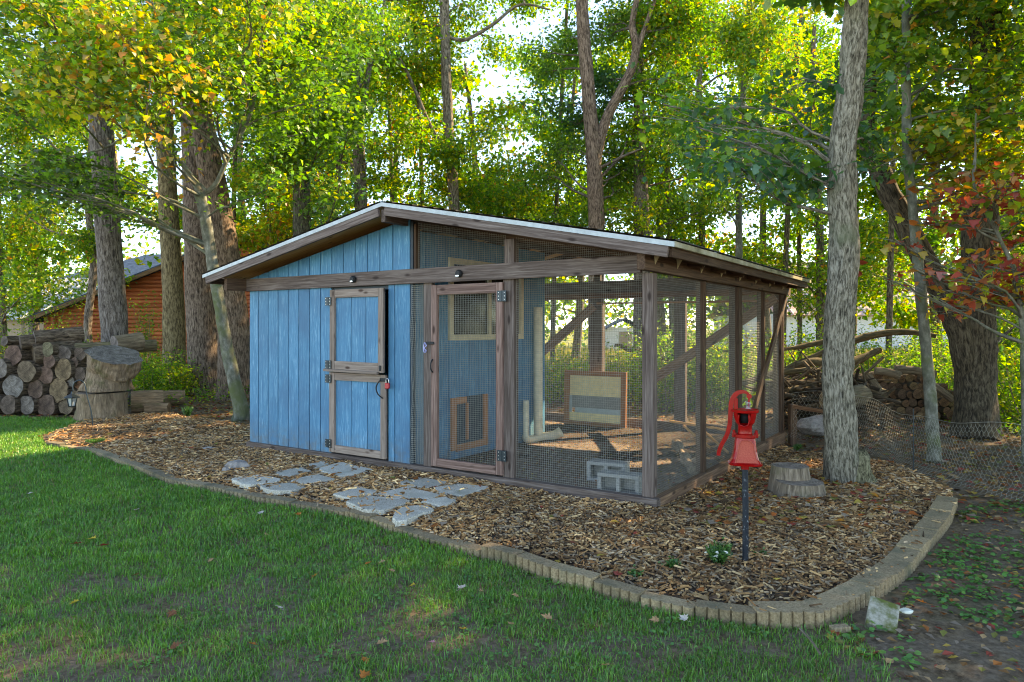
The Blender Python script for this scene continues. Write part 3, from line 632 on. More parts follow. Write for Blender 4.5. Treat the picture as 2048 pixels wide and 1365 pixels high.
wire_panel(coop, ff_, -2.8, -1.62, lambda u: 2.262, lambda u: roofz(u) - .15)
wire_panel(coop, ff_, -1.5, -.17, lambda u: 2.262, lambda u: roofz(u) - .15)
wire_panel(gt, lambda u, z, k: (u, .014, z), -.855, -.085, lambda u: .2, lambda u: 1.97)
fs_ = lambda u, z, k: (-.045, u, z)
for a, b in ((.09, 1.34), (1.385, 2.58), (2.72, 3.77), (3.815, 4.74)): wire_panel(coop, fs_, a, b, lambda u: .1, lambda u: 2.1, .022, .0006)
fb_ = lambda u, z, k: (u, 4.765, z)
for a, b in ((-5.6, -3.08), (-2.84, -1.6), (-1.42, -.12)): wire_panel(coop, fb_, a, b, lambda u: .1, lambda u: 2.1, .026, .0006)
# bulging loose strip of mesh beside the shed corner
mb = MB()
for k in range(90):
    z = .12 + k * .022; b = .012 * math.sin(z * 5) + .008 * math.sin(z * 13)
    tube(mb, [(-2.86 - b, -.004, z), (-2.69, -.004, z + .004)], .0013, 4, cap=False)
for q in range(8): tube(mb, [(-2.86 + q * .023 - (.012 * math.sin(z * 5) + .008 * math.sin(z * 13)) * (1 - q / 8), -.004, z) for z in np.linspace(.12, 2.08, 40)], .0013, 4, cap=False)
mb.build('loose_mesh_edge', M['wire'], coop, kind='stuff')

# ---- things inside the run (world coordinates through cw)
def inside(name, x, y, z, label, cat, rz=CA): return empty(name, (*cw(x, y), z), rz, label, cat)
pv = inside('pipe_feeder', -2.78, 2.55, .0, 'cream plastic pipe feeder with an open elbow beside the blue inner wall', 'pipe feeder')
tube(MB(), [(0, 0, .1), (0, 0, 1.9)], .062, 18).build('wide_pipe', M['pvc'], pv)
tube(MB(), [(0, -.32, .12), (0, -.32, .62)], .04, 16).build('narrow_pipe', M['pvc'], pv)
tube(MB(), smooth_path([(0, -.34, .14), (0, -.3, .09), (0, -.15, .07), (.02, .08, .075), (.1, .22, .08), (.2, .27, .13)], 20), np.linspace(.045, .068, 20), 16, cap=False).build('elbow', M['pvc'], pv)
tube(MB(), [(.19, .265, .122), (.215, .275, .138)], .074, 18).build('cap_rim', M['pvc'], pv)
mi = empty('framed_mirror', (*cw(-2.85, 4.42), -.0), CA, 'square mirror with a painted cream reflection in a red-brown wood frame leaning on the centre post of the run', 'framed mirror')  # mirror; what it reflects is painted as cream, dark and pale bands
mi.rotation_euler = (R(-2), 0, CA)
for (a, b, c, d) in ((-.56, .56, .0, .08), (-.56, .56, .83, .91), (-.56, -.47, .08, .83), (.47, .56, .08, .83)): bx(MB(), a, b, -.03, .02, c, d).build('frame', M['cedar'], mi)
bx(MB(), -.47, .47, .0, .015, .5, .83).build('upper_reflection', M['mirror_cream'], mi)
bx(MB(), -.42, .47, -.004, .015, .3, .5).build('dark_reflection', M['block'], mi)
bx(MB(), -.36, .47, -.008, .015, .22, .3).build('pale_reflection', M['white_metal'], mi)
bx(MB(), -.47, .47, .0, .015, .08, .22).build('lower_reflection', M['mirror_cream'], mi)
bx(MB(), -.47, -.42, -.006, .012, .22, .5).build('pale_reflection', M['white_metal'], mi)
def cblock(px, py, z, rz, label):
    x, y = gp(px, py, z); e = empty('concrete_block', (x, y, z + .1), rz, label, 'concrete block'); e.rotation_euler = (R(90), 0, rz)
    mb = MB(); L, w_, h = .4, .2, .19
    for a, b in ((-.2, -.165), (-.018, .018), (.165, .2)): bx(mb, a, b, -.065, .065, 0, h)
    bx(mb, -.2, .2, -.1, -.066, 0, h); bx(mb, -.2, .2, .066, .1, 0, h); mb.build('body', M['block'], e)
    bx(MB(), -.163, .163, -.062, .062, .03, .06).build('web', M['block'], e)
cblock(1247, 984, .04, R(-25), 'concrete block on its side nearest the corner post inside the run')
cblock(1222, 958, .04, R(-25), 'concrete block behind the other one inside the run')
x0, y0 = gp(1388, 948, .06); x1, y1 = gp(1350, 893, .06); mb = MB()
P = smooth_path([(x0, y0, .09), (x0 + .02, y0 + .4, .12), (x0 + .1, y0 + .8, .09), (x1, y1, .12)], 26)
tube(mb, P, .05 + .018 * np.sin(np.arange(26) * .9), 12, disp=(rs.rand(26, 12) - .5) * .02, col=(1.5, 1.4, 1.3)); tube(mb, [(x0 + .05, y0 + .35, .1), (x0 + .2, y0 + .3, .2)], [.05, .03], 8, col=(1.5, 1.4, 1.3))
mb.build('knobby_log', M['dead_wood'], label='pale knobby log lying on the dirt inside the run', cat='log')
sx_, sy_ = gp(1108, 935, .03); tube(MB(), [(sx_, sy_, .0), (sx_, sy_, .28)], .005, 6).build('thin_stake', M['steel'], label='thin pale stake standing in the dirt of the run', cat='stake')
e = empty('perch_stand', (*cw(-.75, 3.5), .0), CA, 'fallen stick perch of pale sticks lying inside the run', 'perch')
for a, b in (((-.5, .1, .3), (.75, .0, .22)), ((-.3, .1, .25), (.2, -.3, .05)), ((-.1, .1, .27), (.5, -.5, .04))): tube(MB(), [a, b], .018, 7).build('stick', M['pine'], e)

# ------------------------------------------------------------ pump
ppx, ppy = gp(1490, 1130, .01)
pu = empty('hand_pump', (ppx, ppy, 0), R(-12), 'red cast-iron hand water pump mounted on a flaking dark pipe', 'water pump')
tube(MB(), smooth_path([(0, 0, -.1), (0.004, 0, .3), (0, 0, .67)], 8), .0205, 14).build('pipe', M['pipe'], pu)
tube(MB(), [(0, 0, .655), (0, 0, .7)], .026, 14).build('collar', M['red'], pu)
def sq_loft(mb, rows, n=28, mat=0):
    V = []
    for z, rx, ry, p in rows:
        th = np.linspace(0, 2 * math.pi, n, endpoint=False); c, s_ = np.cos(th), np.sin(th)
        V.append(np.stack([np.sign(c) * abs(c) ** p * rx, np.sign(s_) * abs(s_) ** p * ry, np.full(n, z)], 1))
    V = np.array(V); m = len(rows); i = np.arange(m - 1)[:, None]; j = np.arange(n)[None, :]; j2 = (j + 1) % n
    mb.add(V.reshape(-1, 3), np.stack([i * n + j, i * n + j2, (i + 1) * n + j2, (i + 1) * n + j], -1).reshape(-1, 4), mat, smooth=False)
    mb.add(V[0], [list(range(n))[::-1]], mat); mb.add(V[-1], [list(range(n))], mat)
mb = MB(); sq_loft(mb, [(.69, .108, .1, .55), (.7, .11, .102, .55), (.705, .1, .092, .5), (.73, .085, .08, .45), (.78, .074, .07, .45), (.83, .068, .064, .45), (.868, .064, .06, .5), (.873, .07, .066, .6), (.892, .07, .066, .6)]); mb.build('flared_base', M['red'], pu)
v = []
for z, hw_ in ((.712, .073), (.75, .06), (.79, .053), (.825, .047), (.848, .033), (.856, .012)): v.append((z, hw_))
mb = MB(); V = []
prf = [(.705, .1), (.73, .085), (.78, .074), (.83, .068), (.87, .064)]
for z, hw_ in v:
    yf = -np.interp(z, [p[0] for p in prf], [p[1] * .95 for p in prf]) - .006; V += [(-hw_, yf, z), (hw_, yf, z)]
mb.add(V, [[2 * k, 2 * k + 1, 2 * k + 3, 2 * k + 2] for k in range(len(v) - 1)]); mb.build('arched_panel', M['redlight'], pu)
mb = MB(); rim = [(V[2 * k][0], V[2 * k][1] - .002, V[2 * k][2]) for k in range(6)] + [(V[2 * k + 1][0], V[2 * k + 1][1] - .002, V[2 * k + 1][2]) for k in range(5, -1, -1)]
tube(mb, rim, .0035, 6); mb.build('panel_rim', M['redlight'], pu)
lathe(MB(), [(.0, .89), (.048, .89), (.046, .9), (.046, .955), (.05, .965)], n=24).build('cylinder', M['red'], pu)
for s in (-1, 1):
    bx(MB(), s * .07 - .014, s * .07 + .014, -.014, .014, .868, .9).build('lug', M['red'], pu); tube(MB(), [(s * .072, 0, .9), (s * .072, 0, .918)], .01, 6).build('bolt', M['red'], pu)
# bowl head, open spout facing front-left
mb = MB(); n = 32; th = np.linspace(0, 2 * math.pi, n, endpoint=False); rows = [(.955, .05), (.97, .062), (1.0, .07), (1.035, .076), (1.04, .09), (1.056, .092), (1.058, .088), (1.05, .07)]
Vv = np.array([[(r_ * math.cos(t_), r_ * math.sin(t_), z_) for t_ in th] for z_, r_ in rows]); a0 = R(-100)
f = []
for i_ in range(len(rows) - 1):
    for j_ in range(n):
        da = (th[j_] + math.pi / n - a0 + math.pi) % (2 * math.pi) - math.pi
        if i_ in (1, 2) and abs(da) < R(34): continue
        f.append([i_ * n + j_, i_ * n + (j_ + 1) % n, (i_ + 1) * n + (j_ + 1) % n, (i_ + 1) * n + j_])
mb.add(Vv.reshape(-1, 3), f, smooth=False); mb.build('head', M['red'], pu)
lathe(MB(), [(.0, 1.05), (.07, 1.05), (.074, 1.052)], n=24).build('top_plate', M['red'], pu)
lathe(MB(), [(.0, .962), (.03, .965), (.03, 1.03), (0, 1.032)], n=20).build('dark_throat', M['black'], pu)
def rot2(x, y, a): return (x * math.cos(a) - y * math.sin(a), x * math.sin(a) + y * math.cos(a))
mb = MB(); V = []
for (w_, z_, r_) in ((-.036, 1.036, .062), (-.040, .99, .062), (-.03, .962, .055), (.0, .955, .052), (.03, .962, .055), (.040, .99, .062), (.036, 1.036, .062)):
    for rr, zz in ((r_, z_), (r_ + .055, z_ - (.006 if z_ > 1 else -.0))):
        x_, y_ = rot2(rr, w_ * (1.0 if rr == r_ else .85), a0); V.append((x_, y_, zz))
V = np.array(V); Vi = V.copy(); k = np.arange(6)
mb.add(V, np.stack([2 * k, 2 * k + 1, 2 * k + 3, 2 * k + 2], 1)); 
V2 = V * 1.0; V2[:, :2] *= .97; V2[:, 2] += .004; mb.add(V2, np.stack([2 * k + 2, 2 * k + 3, 2 * k + 1, 2 * k], 1)); mb.build('spout', M['red'], pu)
tube(MB(), [tuple(V[2 * q + 1]) for q in range(7)], .0045, 6).build('spout_lip', M['red'], pu)
# handle, bracket, rod, spring
bx(MB(), -.072, -.046, -.012, .012, 1.055, 1.128, ch=.004).build('bracket', M['red'], pu)
tube(MB(), [(-.06, -.02, 1.125), (-.06, .02, 1.125)], .011, 10).build('pivot_pin', M['red'], pu)
hp = smooth_path([(.026, 0, 1.146), (.012, 0, 1.168), (-.02, 0, 1.176), (-.06, 0, 1.158), (-.088, 0, 1.105), (-.094, 0, 1.02), (-.1, 0, .95), (-.118, 0, .88), (-.152, 0, .815), (-.17, 0, .765), (-.172, 0, .74)], 40)
mb = MB(); T_, N_, B_ = frames(hp); wdt = np.interp(np.arange(40), [0, 4, 12, 20, 39], [.012, .009, .016, .0145, .0125])
V = []
for q in range(40):
    t_ = T_[q]; sd = np.cross(t_, (0, 1, 0)); sd /= np.linalg.norm(sd)
    for a_, b_ in ((1, 1), (1, -1), (-1, -1), (-1, 1)): V.append(hp[q] + sd * a_ * wdt[q] + np.array([0, 1, 0]) * b_ * .0075)
k = np.arange(39)[:, None]; c4 = np.arange(4)[None]; mb.add(V, np.stack([k * 4 + c4, k * 4 + (c4 + 1) % 4, (k + 1) * 4 + (c4 + 1) % 4, (k + 1) * 4 + c4], -1).reshape(-1, 4)); mb.add(V, [[3, 2, 1, 0], [156, 157, 158, 159]])
mb.build('handle', M['red'], pu)
tube(MB(), [(.026, -.014, 1.146), (.026, .014, 1.146)], .017, 12).build('handle_eye', M['red'], pu)
tube(MB(), [(.022, 0, 1.05), (.026, 0, 1.14)], .006, 8).build('rod', M['red'], pu)
tube(MB(), [(.02 + .017 * math.cos(q * .7), .017 * math.sin(q * .7), 1.058 + q * .0009) for q in range(60)], .0018, 5).build('spring', M['steel'], pu)

# ------------------------------------------------------------ edging, flagstones, stones
ED = np.array(EDGE); L = np.concatenate([[0], np.cumsum(np.linalg.norm(np.diff(ED, axis=0), axis=1))])
edg = empty('garden_edging', (EDGE[0][0], EDGE[0][1], 0), 0, 'low scalloped tan concrete edging curving between lawn and mulch bed', 'garden edging')
e0 = np.array([EDGE[0][0], EDGE[0][1]])
UN = .325; nu = int(L[-1] / UN)
lens = np.linspace(0, L[-1], nu + 1)
def epos(s): return np.array([np.interp(s, L, ED[:, 0]), np.interp(s, L, ED[:, 1])])
for k in range(nu):
    a, b = epos(lens[k] + .004), epos(lens[k + 1] - .004); d = b - a; ln = np.linalg.norm(d); d /= ln; nrm = np.array([-d[1], d[0]])
    if nrm @ (np.array([0, 9.]) - a) < 0: nrm = -nrm
    out = []; ns_ = 5; rr = ln / ns_ / 2
    for q in range(ns_):
        for th_ in np.linspace(math.pi, 0, 6)[:-1 if q < ns_ - 1 else None]:
            p = a + d * (rr * (2 * q + 1) + rr * math.cos(th_)) - nrm * (rr * .75 * math.sin(th_)); out.append(p)
    wd = .14 if k > nu * .7 else .09
    inn = [b + nrm * wd, a + nrm * wd]
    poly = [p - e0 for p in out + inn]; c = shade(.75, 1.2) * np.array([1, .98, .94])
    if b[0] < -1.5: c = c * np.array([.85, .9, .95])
    lift = .0 + .03 * rnd.random() + (.018 if b[0] > 0 else -.012)
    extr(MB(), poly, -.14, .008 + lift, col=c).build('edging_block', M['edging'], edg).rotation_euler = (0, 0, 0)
def stone(par, pxs, z, col, o0, th=.045):
    P = [np.array(gp(x, y, z)) for x, y in pxs]; n_ = len(P); c = sum(P) / n_; out = []
    for q in range(n_):
        a, b = P[q], P[(q + 1) % n_]
        for t_ in (0.07, .37, .63, .93):
            p = a + (b - a) * t_; out.append(p + (rs.rand(2) - .5) * .03)
    top = [np.array([*(c + (p - c) * .97 - o0), z]) for p in out]; bot = [np.array([*(p - o0), z - th]) for p in out]; bot1 = [np.array([*(p - o0), z - .01]) for p in out]
    m = len(out); V = np.array(top + bot1 + bot); ar = sum(top[q][0] * top[(q + 1) % m][1] - top[(q + 1) % m][0] * top[q][1] for q in range(m))
    mb = MB(); k = np.arange(m); k2 = (k + 1) % m; f1 = np.stack([k + m, k2 + m, k2, k], 1); f2 = np.stack([k + 2 * m, k2 + 2 * m, k2 + m, k + m], 1); t_ = [list(range(m))]
    if ar < 0: f1 = f1[:, ::-1]; f2 = f2[:, ::-1]; t_ = [t_[0][::-1]]
    V[:m, 2] += (rs.rand(m) - .5) * .004
    mb.add(V, f1, col=col); mb.add(V, f2, col=col); mb.add(V, t_, col=col); mb.build('flagstone', M['stone'], par); return [p for p in out]
FL = []
def flags(label, sets):
    c = np.mean([gp(*p) for s in sets for p in s], axis=0); e = empty('stepping_stones', (c[0], c[1], 0), 0, label, 'stepping stones')
    for s in sets: FL.append(stone(e, s, .05, shade(.82, 1.15), c))
Z7 = lambda L_: [(480 + x / 4.876, 840 + y / 4.876) for x, y in L_]
Z8 = lambda L_: [(400 + x / 2.56, 880 + y / 2.56) for x, y in L_]
flags('left group of six pale irregular flagstones in the mulch before the blue door', [
    Z7([(675, 430), (800, 402), (870, 430), (745, 462), (690, 460)]), Z7([(770, 470), (980, 408), (1310, 480), (990, 552), (860, 510), (780, 495)]),
    Z7([(325, 512), (590, 458), (690, 495), (470, 550), (420, 545)]), Z7([(495, 585), (760, 528), (940, 575), (640, 625), (600, 618)]),
    Z8([(160, 197), (300, 178), (415, 198), (390, 215), (250, 230), (200, 222)]), Z8([(300, 232), (460, 218), (550, 240), (470, 258), (370, 260)])])
flags('right group of seven pale irregular flagstones in the mulch before the mesh gate', [
    Z8([(1015, 215), (1130, 192), (1270, 215), (1190, 243), (1050, 235)]), Z8([(1190, 245), (1320, 222), (1490, 240), (1350, 285), (1250, 280)]),
    Z8([(885, 275), (1050, 238), (1235, 278), (1190, 298), (1020, 300)]), Z8([(675, 275), (810, 243), (915, 258), (880, 278), (770, 298)]),
    Z8([(740, 315), (850, 285), (1075, 305), (1060, 320), (930, 362), (850, 355)]), Z8([(1135, 312), (1250, 290), (1315, 308), (1260, 335), (1190, 330)]),
    Z8([(985, 400), (1020, 345), (1160, 328), (1195, 355), (1060, 410), (1010, 418)])])
def rock(px, py, r, sq, label, m='rock', name='rock', z=.02):
    x, y = gp(px, py, z); n_, m_ = 14, 9; th = np.linspace(0, 2 * math.pi, n_, endpoint=False); ph = np.linspace(-1.45, 1.45, m_)
    TH, PHI = np.meshgrid(th, ph); X_, Y_, Z_ = np.cos(TH) * np.cos(PHI), np.sin(TH) * np.cos(PHI), np.sin(PHI)
    s = 1 + .35 * (vnoise(X_ * 1.6 + px, Y_ * 1.6, Z_ * 1.6, 5) - .5) * 2; V = np.stack([X_ * s * r, Y_ * s * r * .75, Z_ * s * r * sq], -1).reshape(-1, 3)
    i = np.arange(m_ - 1)[:, None]; j = np.arange(n_)[None]; mb = MB()
    mb.add(V, np.stack([i * n_ + j, i * n_ + (j + 1) % n_, (i + 1) * n_ + (j + 1) % n_, (i + 1) * n_ + j], -1).reshape(-1, 4), smooth=False); mb.add(V, [list(range((m_ - 1) * n_, m_ * n_))])
    return mb.build(name, M[m], label=label, cat='rock', loc=(x, y, z + r * sq * .45))
rock(474, 938, .115, .55, 'grey-brown rounded rock in the mulch left of the flagstones')
rock(452, 944, .05, .7, 'small tan stone touching the larger rock in the mulch')
rock(419, 900, .1, .25, 'flat pale stone half buried in the mulch by the blue wall')
rock(1814, 1224, .035, .3, 'small white stone beside the mossy broken paver', 'white_petal')
x, y = gp(1762, 1235); mb = MB(); add_box(mb, (0, 0, .03), (.075, .1, .035), ch=.006); o = mb.build('mossy_paver', M['moss_brick'], label='mossy broken paver tilted against the right end of the edging', cat='paver', loc=(x, y, -.02)); o.rotation_euler = (R(28), R(12), R(-28))
x, y = gp(1680, 1252); o = bx(MB(), -.05, .05, -.025, .025, 0, .03).build('brick_piece', M['edging'], label='small tan brick fragment in the grass in front of the edging bend', cat='brick', loc=(x, y, -.03)); o.rotation_euler = (0, 0, .2)

# ------------------------------------------------------------ leaves and trees
G1 = [(.05, .115, .012), (.07, .15, .014), (.035, .085, .012), (.1, .17, .015), (.04, .1, .02)]
GY_ = [(.09, .16, .014), (.14, .2, .015), (.2, .23, .018), (.07, .13, .014), (.28, .25, .02)]
YO = [(.3, .2, .02), (.34, .13, .018), (.2, .2, .02), (.36, .27, .02)]
TEAL = [(.022, .075, .045), (.035, .1, .06), (.03, .085, .035), (.05, .12, .07)]
RED = [(.34, .05, .03), (.38, .1, .03), (.24, .03, .022), (.3, .16, .03)]
DK = [(.03, .07, .012), (.045, .09, .014), (.06, .11, .015)]
def pal_mix(*w):
    P = []; 
    for pal, k in w: P += list(pal) * k
    return np.array(P)
G1 = [tuple(x * 1.9 for x in c) for c in G1]; GY_ = [tuple(min(x * 1.8, .62) for x in c) for c in GY_]; YO = [tuple(min(x * 1.5, .6) for x in c) for c in YO]; RED = [tuple(min(x * 1.4, .6) for x in c) for c in RED]; TEAL = [tuple(x * 1.8 for x in c) for c in TEAL]
PG = pal_mix((G1, 4), (GY_, 1)); PM = pal_mix((G1, 4), (GY_, 3), (YO, 1)); PS = pal_mix((G1, 4), (GY_, 4), (YO, 1)); PT = pal_mix((TEAL, 2), (G1, 2)); PR = pal_mix((RED, 5), (YO, 1), (GY_, 1)); PD = pal_mix((DK, 2), (G1, 2)); PA = pal_mix((YO, 3), (GY_, 2)); PY = pal_mix((YO, 4), (GY_, 3), (G1, 1))
PB2 = pal_mix((GY_, 3), (G1, 3), (YO, 1))
MAPLE_FULL = np.array([(0, -.15), (.28, -.05), (.22, .08), (.5, .22), (.26, .3), (.34, .55), (.14, .47), (0, .85), (-.14, .47), (-.34, .55), (-.26, .3), (-.5, .22), (-.22, .08), (-.28, -.05)])
MAPLE = np.array([(0, -.1), (.42, .02), (.3, .28), (.38, .56), (.12, .5), (0, .88), (-.3, .55), (-.48, .1)])
KITE = np.array([(0, 0), (.33, .42), (0, 1.), (-.33, .42)])
OAK = np.array([(0, 0), (.14, .2), (.36, .34), (.2, .52), (.3, .74), (0, 1.05), (-.3, .74), (-.2, .52), (-.36, .34), (-.14, .2)])
NEEDLE = np.array([(0, 0), (.06, .5), (0, 1.6), (-.06, .5)])
def leaves(mb, C, size, shape, pal, tilt=.9, jit=.4, fold=.25, down=0.0):
    """one polygon per leaf at the points C"""
    n = len(C)
    if not n: return
    az = rs.rand(n) * 2 * math.pi; ti = (rs.rand(n) - .5) * 2 * tilt + down; ro = (rs.rand(n) - .5) * 2 * tilt * .8
    ca, sa, ct, st, cr, sr = np.cos(az), np.sin(az), np.cos(ti), np.sin(ti), np.cos(ro), np.sin(ro)
    # direction of the leaf, side vector
    D = np.stack([ca * ct, sa * ct, -st], 1); S = np.stack([-sa, ca, 0 * sa], 1); Nn = np.cross(D, S); S2 = S * cr[:, None] + Nn * sr[:, None]
    sz = np.asarray(size) * (1 + (rs.rand(n) - .5) * 2 * jit); k = len(shape); sh = shape
    N2 = np.cross(D, S2)
    V = C[:, None, :] + sz[:, None, None] * (D[:, None, :] * sh[None, :, 1, None] + S2[:, None, :] * sh[None, :, 0, None] + N2[:, None, :] * (fold * np.abs(sh[None, :, 0, None]) - .15 * sh[None, :, 1, None] ** 2))
    col = pal[rs.randint(0, len(pal), n)] * (.75 + .5 * rs.rand(n))[:, None]
    mb.add(V.reshape(-1, 3), np.arange(n * k).reshape(n, k), 0, None, np.repeat(col, k, 0))
def trunk_mesh(path, wid, n=28, m=70, flare=1.0, bumps=.02, seed=0):
    P = smooth_path(path, m); w = np.interp(np.linspace(0, 1, m), np.linspace(0, 1, len(wid)), wid)
    zz = np.linspace(0, 1, m); base = np.exp(-(P[:, 2] - P[0, 2]) / .25) * flare * .65
    th = np.linspace(0, 2 * math.pi, n, endpoint=False)
    r0 = w / 2
    rootl = (np.maximum(0, np.sin(th * 3 + seed)) ** 2 * .5 + np.maximum(0, np.sin(th * 5 + seed * 2)) ** 2 * .35)[None]
    d = r0[:, None] * base[:, None] * (.28 + .5 * rootl) + r0[:, None] * .10 * (fbm(np.cos(th)[None] * 1.3 + 5, np.sin(th)[None] * 1.3 + P[:, 2:3] * .7, P[:, 2:3] * .9, seed) - .5) * 2
    rid = fbm(th[None] * n / 6.28 * .45 + P[:, 2:3] * .6, P[:, 2:3] * 5, 0 * P[:, 2:3] + seed, seed + 3) - .5
    d = d + rid * bumps * 1.6
    return P, r0, d
LEAFK = 1.75
def tree(name, label, path, wid, bark='bark', crown=None, nseg=28, msteps=70, flare=1., bumps=.02, group=None, cat='tree', extra=None, tint=(1, 1, 1)):
    """crown: list of (blobs, palette, leafshape, size, per-blob count) with blobs = (centre, radius)"""
    P0 = np.array(path[0]); e = empty(name, tuple(P0), 0, label, cat, group); P_l = np.array(path) - P0; sd = rnd.randint(0, 99)
    P, r0, d = trunk_mesh(P_l, wid, nseg, msteps, flare, bumps, sd)
    mb = MB(); tube(mb, P, r0, nseg, disp=d, cap=True, col=tint); mb.build('trunk', M[bark], e)
    for (pth, wd, nm) in (extra or []):
        q, r1, d1 = trunk_mesh(np.array(pth) - P0, wd, max(8, nseg // 2 + 4), max(16, msteps // 2), 0., bumps * .6, sd + 5); mb = MB(); tube(mb, q, r1, max(8, nseg // 2 + 4), disp=d1, col=tint); mb.build(nm, M[bark], e)
    if crown:
        br = MB(); lf = MB()
        allP = [P] + [smooth_path(np.array(p_[0]) - P0, 30) for p_ in (extra or [])]
        cand = np.concatenate(allP)
        for blobs, pal, shape, size, cnt, mt in crown:
            for (c, r) in blobs:
                c = np.array(c) - P0; dd = np.linalg.norm((cand - c) * np.array([1, 1, 1.0]), axis=1) + np.where(cand[:, 2] > c[2] - .1, 3, 0) + np.abs(cand[:, 2] - (c[2] - .35 * np.linalg.norm((cand - c)[:, :2], axis=1))) * .7
                a = cand[np.argmin(dd)]; dist = np.linalg.norm(c - a); rad = min(.05, .008 + .009 * dist)
                mid = (a + c) / 2 + np.array([(rnd.random() - .5) * .3 * dist, (rnd.random() - .5) * .2 * dist, .04 * dist + (rnd.random() - .5) * .2 * dist])
                lp = smooth_path([a, (a + mid) / 2 + rs.randn(3) * .03 * dist, mid, c], 8); tube(br, lp, np.linspace(rad, .009, 8), 4, cap=False)
                nsb = max(5, int(5 * r / .6)); pts = []; cnt_ = int(cnt * LEAFK)
                for q in range(nsb):
                    t_ = .45 + .55 * rnd.random(); s_ = lp[int(t_ * 7)]
                    v = rs.randn(3); v /= np.linalg.norm(v); v[2] *= .55; en = c + v * r * (.55 + .5 * rnd.random())
                    m2 = (s_ + en) / 2 + rs.randn(3) * .08 * r; sp = smooth_path([s_, m2, en], 5); tube(br, sp[::2], np.linspace(.008, .003, 3), 3, cap=False)
                    tt = np.linspace(.25, 1, 8); k_ = max(2, cnt_ // nsb)
                    base = sp[np.clip((rs.rand(k_) ** .7 * 4.99).astype(int), 0, 4)]
                    pts.append(base + rs.randn(k_, 3) * np.array([1, 1, .6]) * r * .34)
                leaves(lf, np.concatenate(pts), size, shape, pal[rs.randint(0, len(pal), max(4, len(pal) // 2))], tilt=.85, down=.35)
        br.build('branches', M[bark], e, kind='stuff'); lf.build('crown', M[mt], e, kind='stuff')
    return e
def blobs_box(n, x, y, z, r, seed=0):
    q = np.random.RandomState(seed); return [((x[0] + q.rand() * (x[1] - x[0]), y[0] + q.rand() * (y[1] - y[0]), z[0] + q.rand() * (z[1] - z[0])), r[0] + q.rand() * (r[1] - r[0])) for _ in range(n)]
def bpx(n, px, py, Y, r, seed=0):
    """blobs in a slab of space, seen between the given directions from the standing point"""
    q = np.random.RandomState(seed); out = []
    for _ in range(n):
        y_ = Y[0] + q.rand() * (Y[1] - Y[0]); out.append((at(px[0] + q.rand() * (px[1] - px[0]), py[0] + q.rand() * (py[1] - py[0]), y_), r[0] + q.rand() * (r[1] - r[0])))
    return out
def W_(Y, *pts): return [at(x, y, Y) for x, y in pts]
def up(p, dx, dz, dy=0): return np.array([p[0] + dx, p[1] + dy, p[2] + dz])
def gpath(Y, pts, zbase=-.08):
    P = W_(Y, *pts); b = P[0].copy(); b[2] = zbase; 
    return [b] + P if P[0][2] > .15 else [b] + P[1:]
def grow(P, hgt=13., lean=.05): t_ = P[-1]; k = max(.5, hgt - t_[2]); return P + [up(t_, rnd.uniform(-lean, lean) * k * .5, k * .5), up(t_, rnd.uniform(-lean, lean) * k, k)]
K_, O_, Mp = KITE, OAK, MAPLE

# tall pines and hardwoods on the left
P = grow(gpath(15.0, [(232, 740), (228, 640), (205, 300), (185, 0)]), 14); tree('pine_tree', 'straight grey pine trunk rising directly behind the stacked log ends', P, [.6, .56, .5, .42, .36, .2], 'bark', [(bpx(16, (0, 330), (-160, 110), (13.5, 18), (.6, 1.0), 1), PM, K_, .1, 400, 'leaf')], tint=(.95, 1., 1.1))
P = grow(gpath(19.0, [(348, 720), (345, 560), (330, 280), (322, 0)]), 14); tree('oak_tree', 'olive-barked trunk in front of the red cabin with shrubs at its foot', P, [.62, .58, .5, .42, .35, .2], 'bark', [(bpx(17, (250, 520), (-150, 240), (20, 23), (.7, 1.1), 2), PS, K_, .095, 430, 'leaf_far')], tint=(1.1, 1.05, .7))
P = grow(gpath(17.6, [(412, 785), (402, 600), (390, 300), (375, 0)]), 15); tree('pine_tree', 'thick brown furrowed trunk left of the slanting grey sapling', P, [.8, .72, .62, .5, .4, .2], 'bark', [(bpx(12, (260, 560), (-160, 120), (15, 21), (.7, 1.1), 3), PG, K_, .095, 430, 'leaf')], tint=(1.05, .95, .9), flare=.8)
P = grow(gpath(16.6, [(470, 790), (465, 640), (435, 420), (395, 200), (350, 0)]), 15, .1); tree('pine_tree', 'thick brown trunk leaning left beside the coop roof end', P, [.78, .72, .62, .52, .45, .38, .2], 'bark', [(bpx(13, (330, 640), (-160, 160), (14, 19), (.6, 1.0), 4), PG, K_, .095, 430, 'leaf')], tint=(1.1, .95, .85), flare=.9)
P = gpath(12.6, [(480, 812), (455, 700), (430, 560), (410, 430), (398, 385)], -.06)
ex = [(W_(12.6, (402, 392), (380, 350), (340, 300), (250, 190), (215, 160)), [.13, .1, .08, .06, .04], 'limb'), (W_(12.6, (402, 392), (430, 370), (455, 320), (500, 230), (520, 120), (560, -80)), [.1, .09, .07, .06, .05, .03], 'limb'), (W_(12.6, (372, 335), (290, 262), (200, 300), (60, 330), (0, 325)), [.05, .045, .035, .03, .02], 'limb')]
tree('maple_tree', 'slanting slender grey-green maple forking low left of the coop roof', P, [.26, .24, .2, .19, .17], 'bark_smooth', [
    (bpx(36, (-60, 620), (-80, 190), (10, 13.5), (.5, .9), 5), PM, Mp, .088, 200, 'leaf'), (bpx(15, (0, 420), (-60, 210), (9.5, 12), (.4, .7), 6), PY, Mp, .1, 150, 'leaf'),
    (bpx(9, (430, 760), (40, 380), (11.5, 14), (.45, .7), 7), PG, Mp, .088, 210, 'leaf'), (bpx(7, (0, 130), (300, 420), (11, 14), (.5, .7), 8), PD, Mp, .088, 150, 'leaf')], extra=ex, flare=.8)
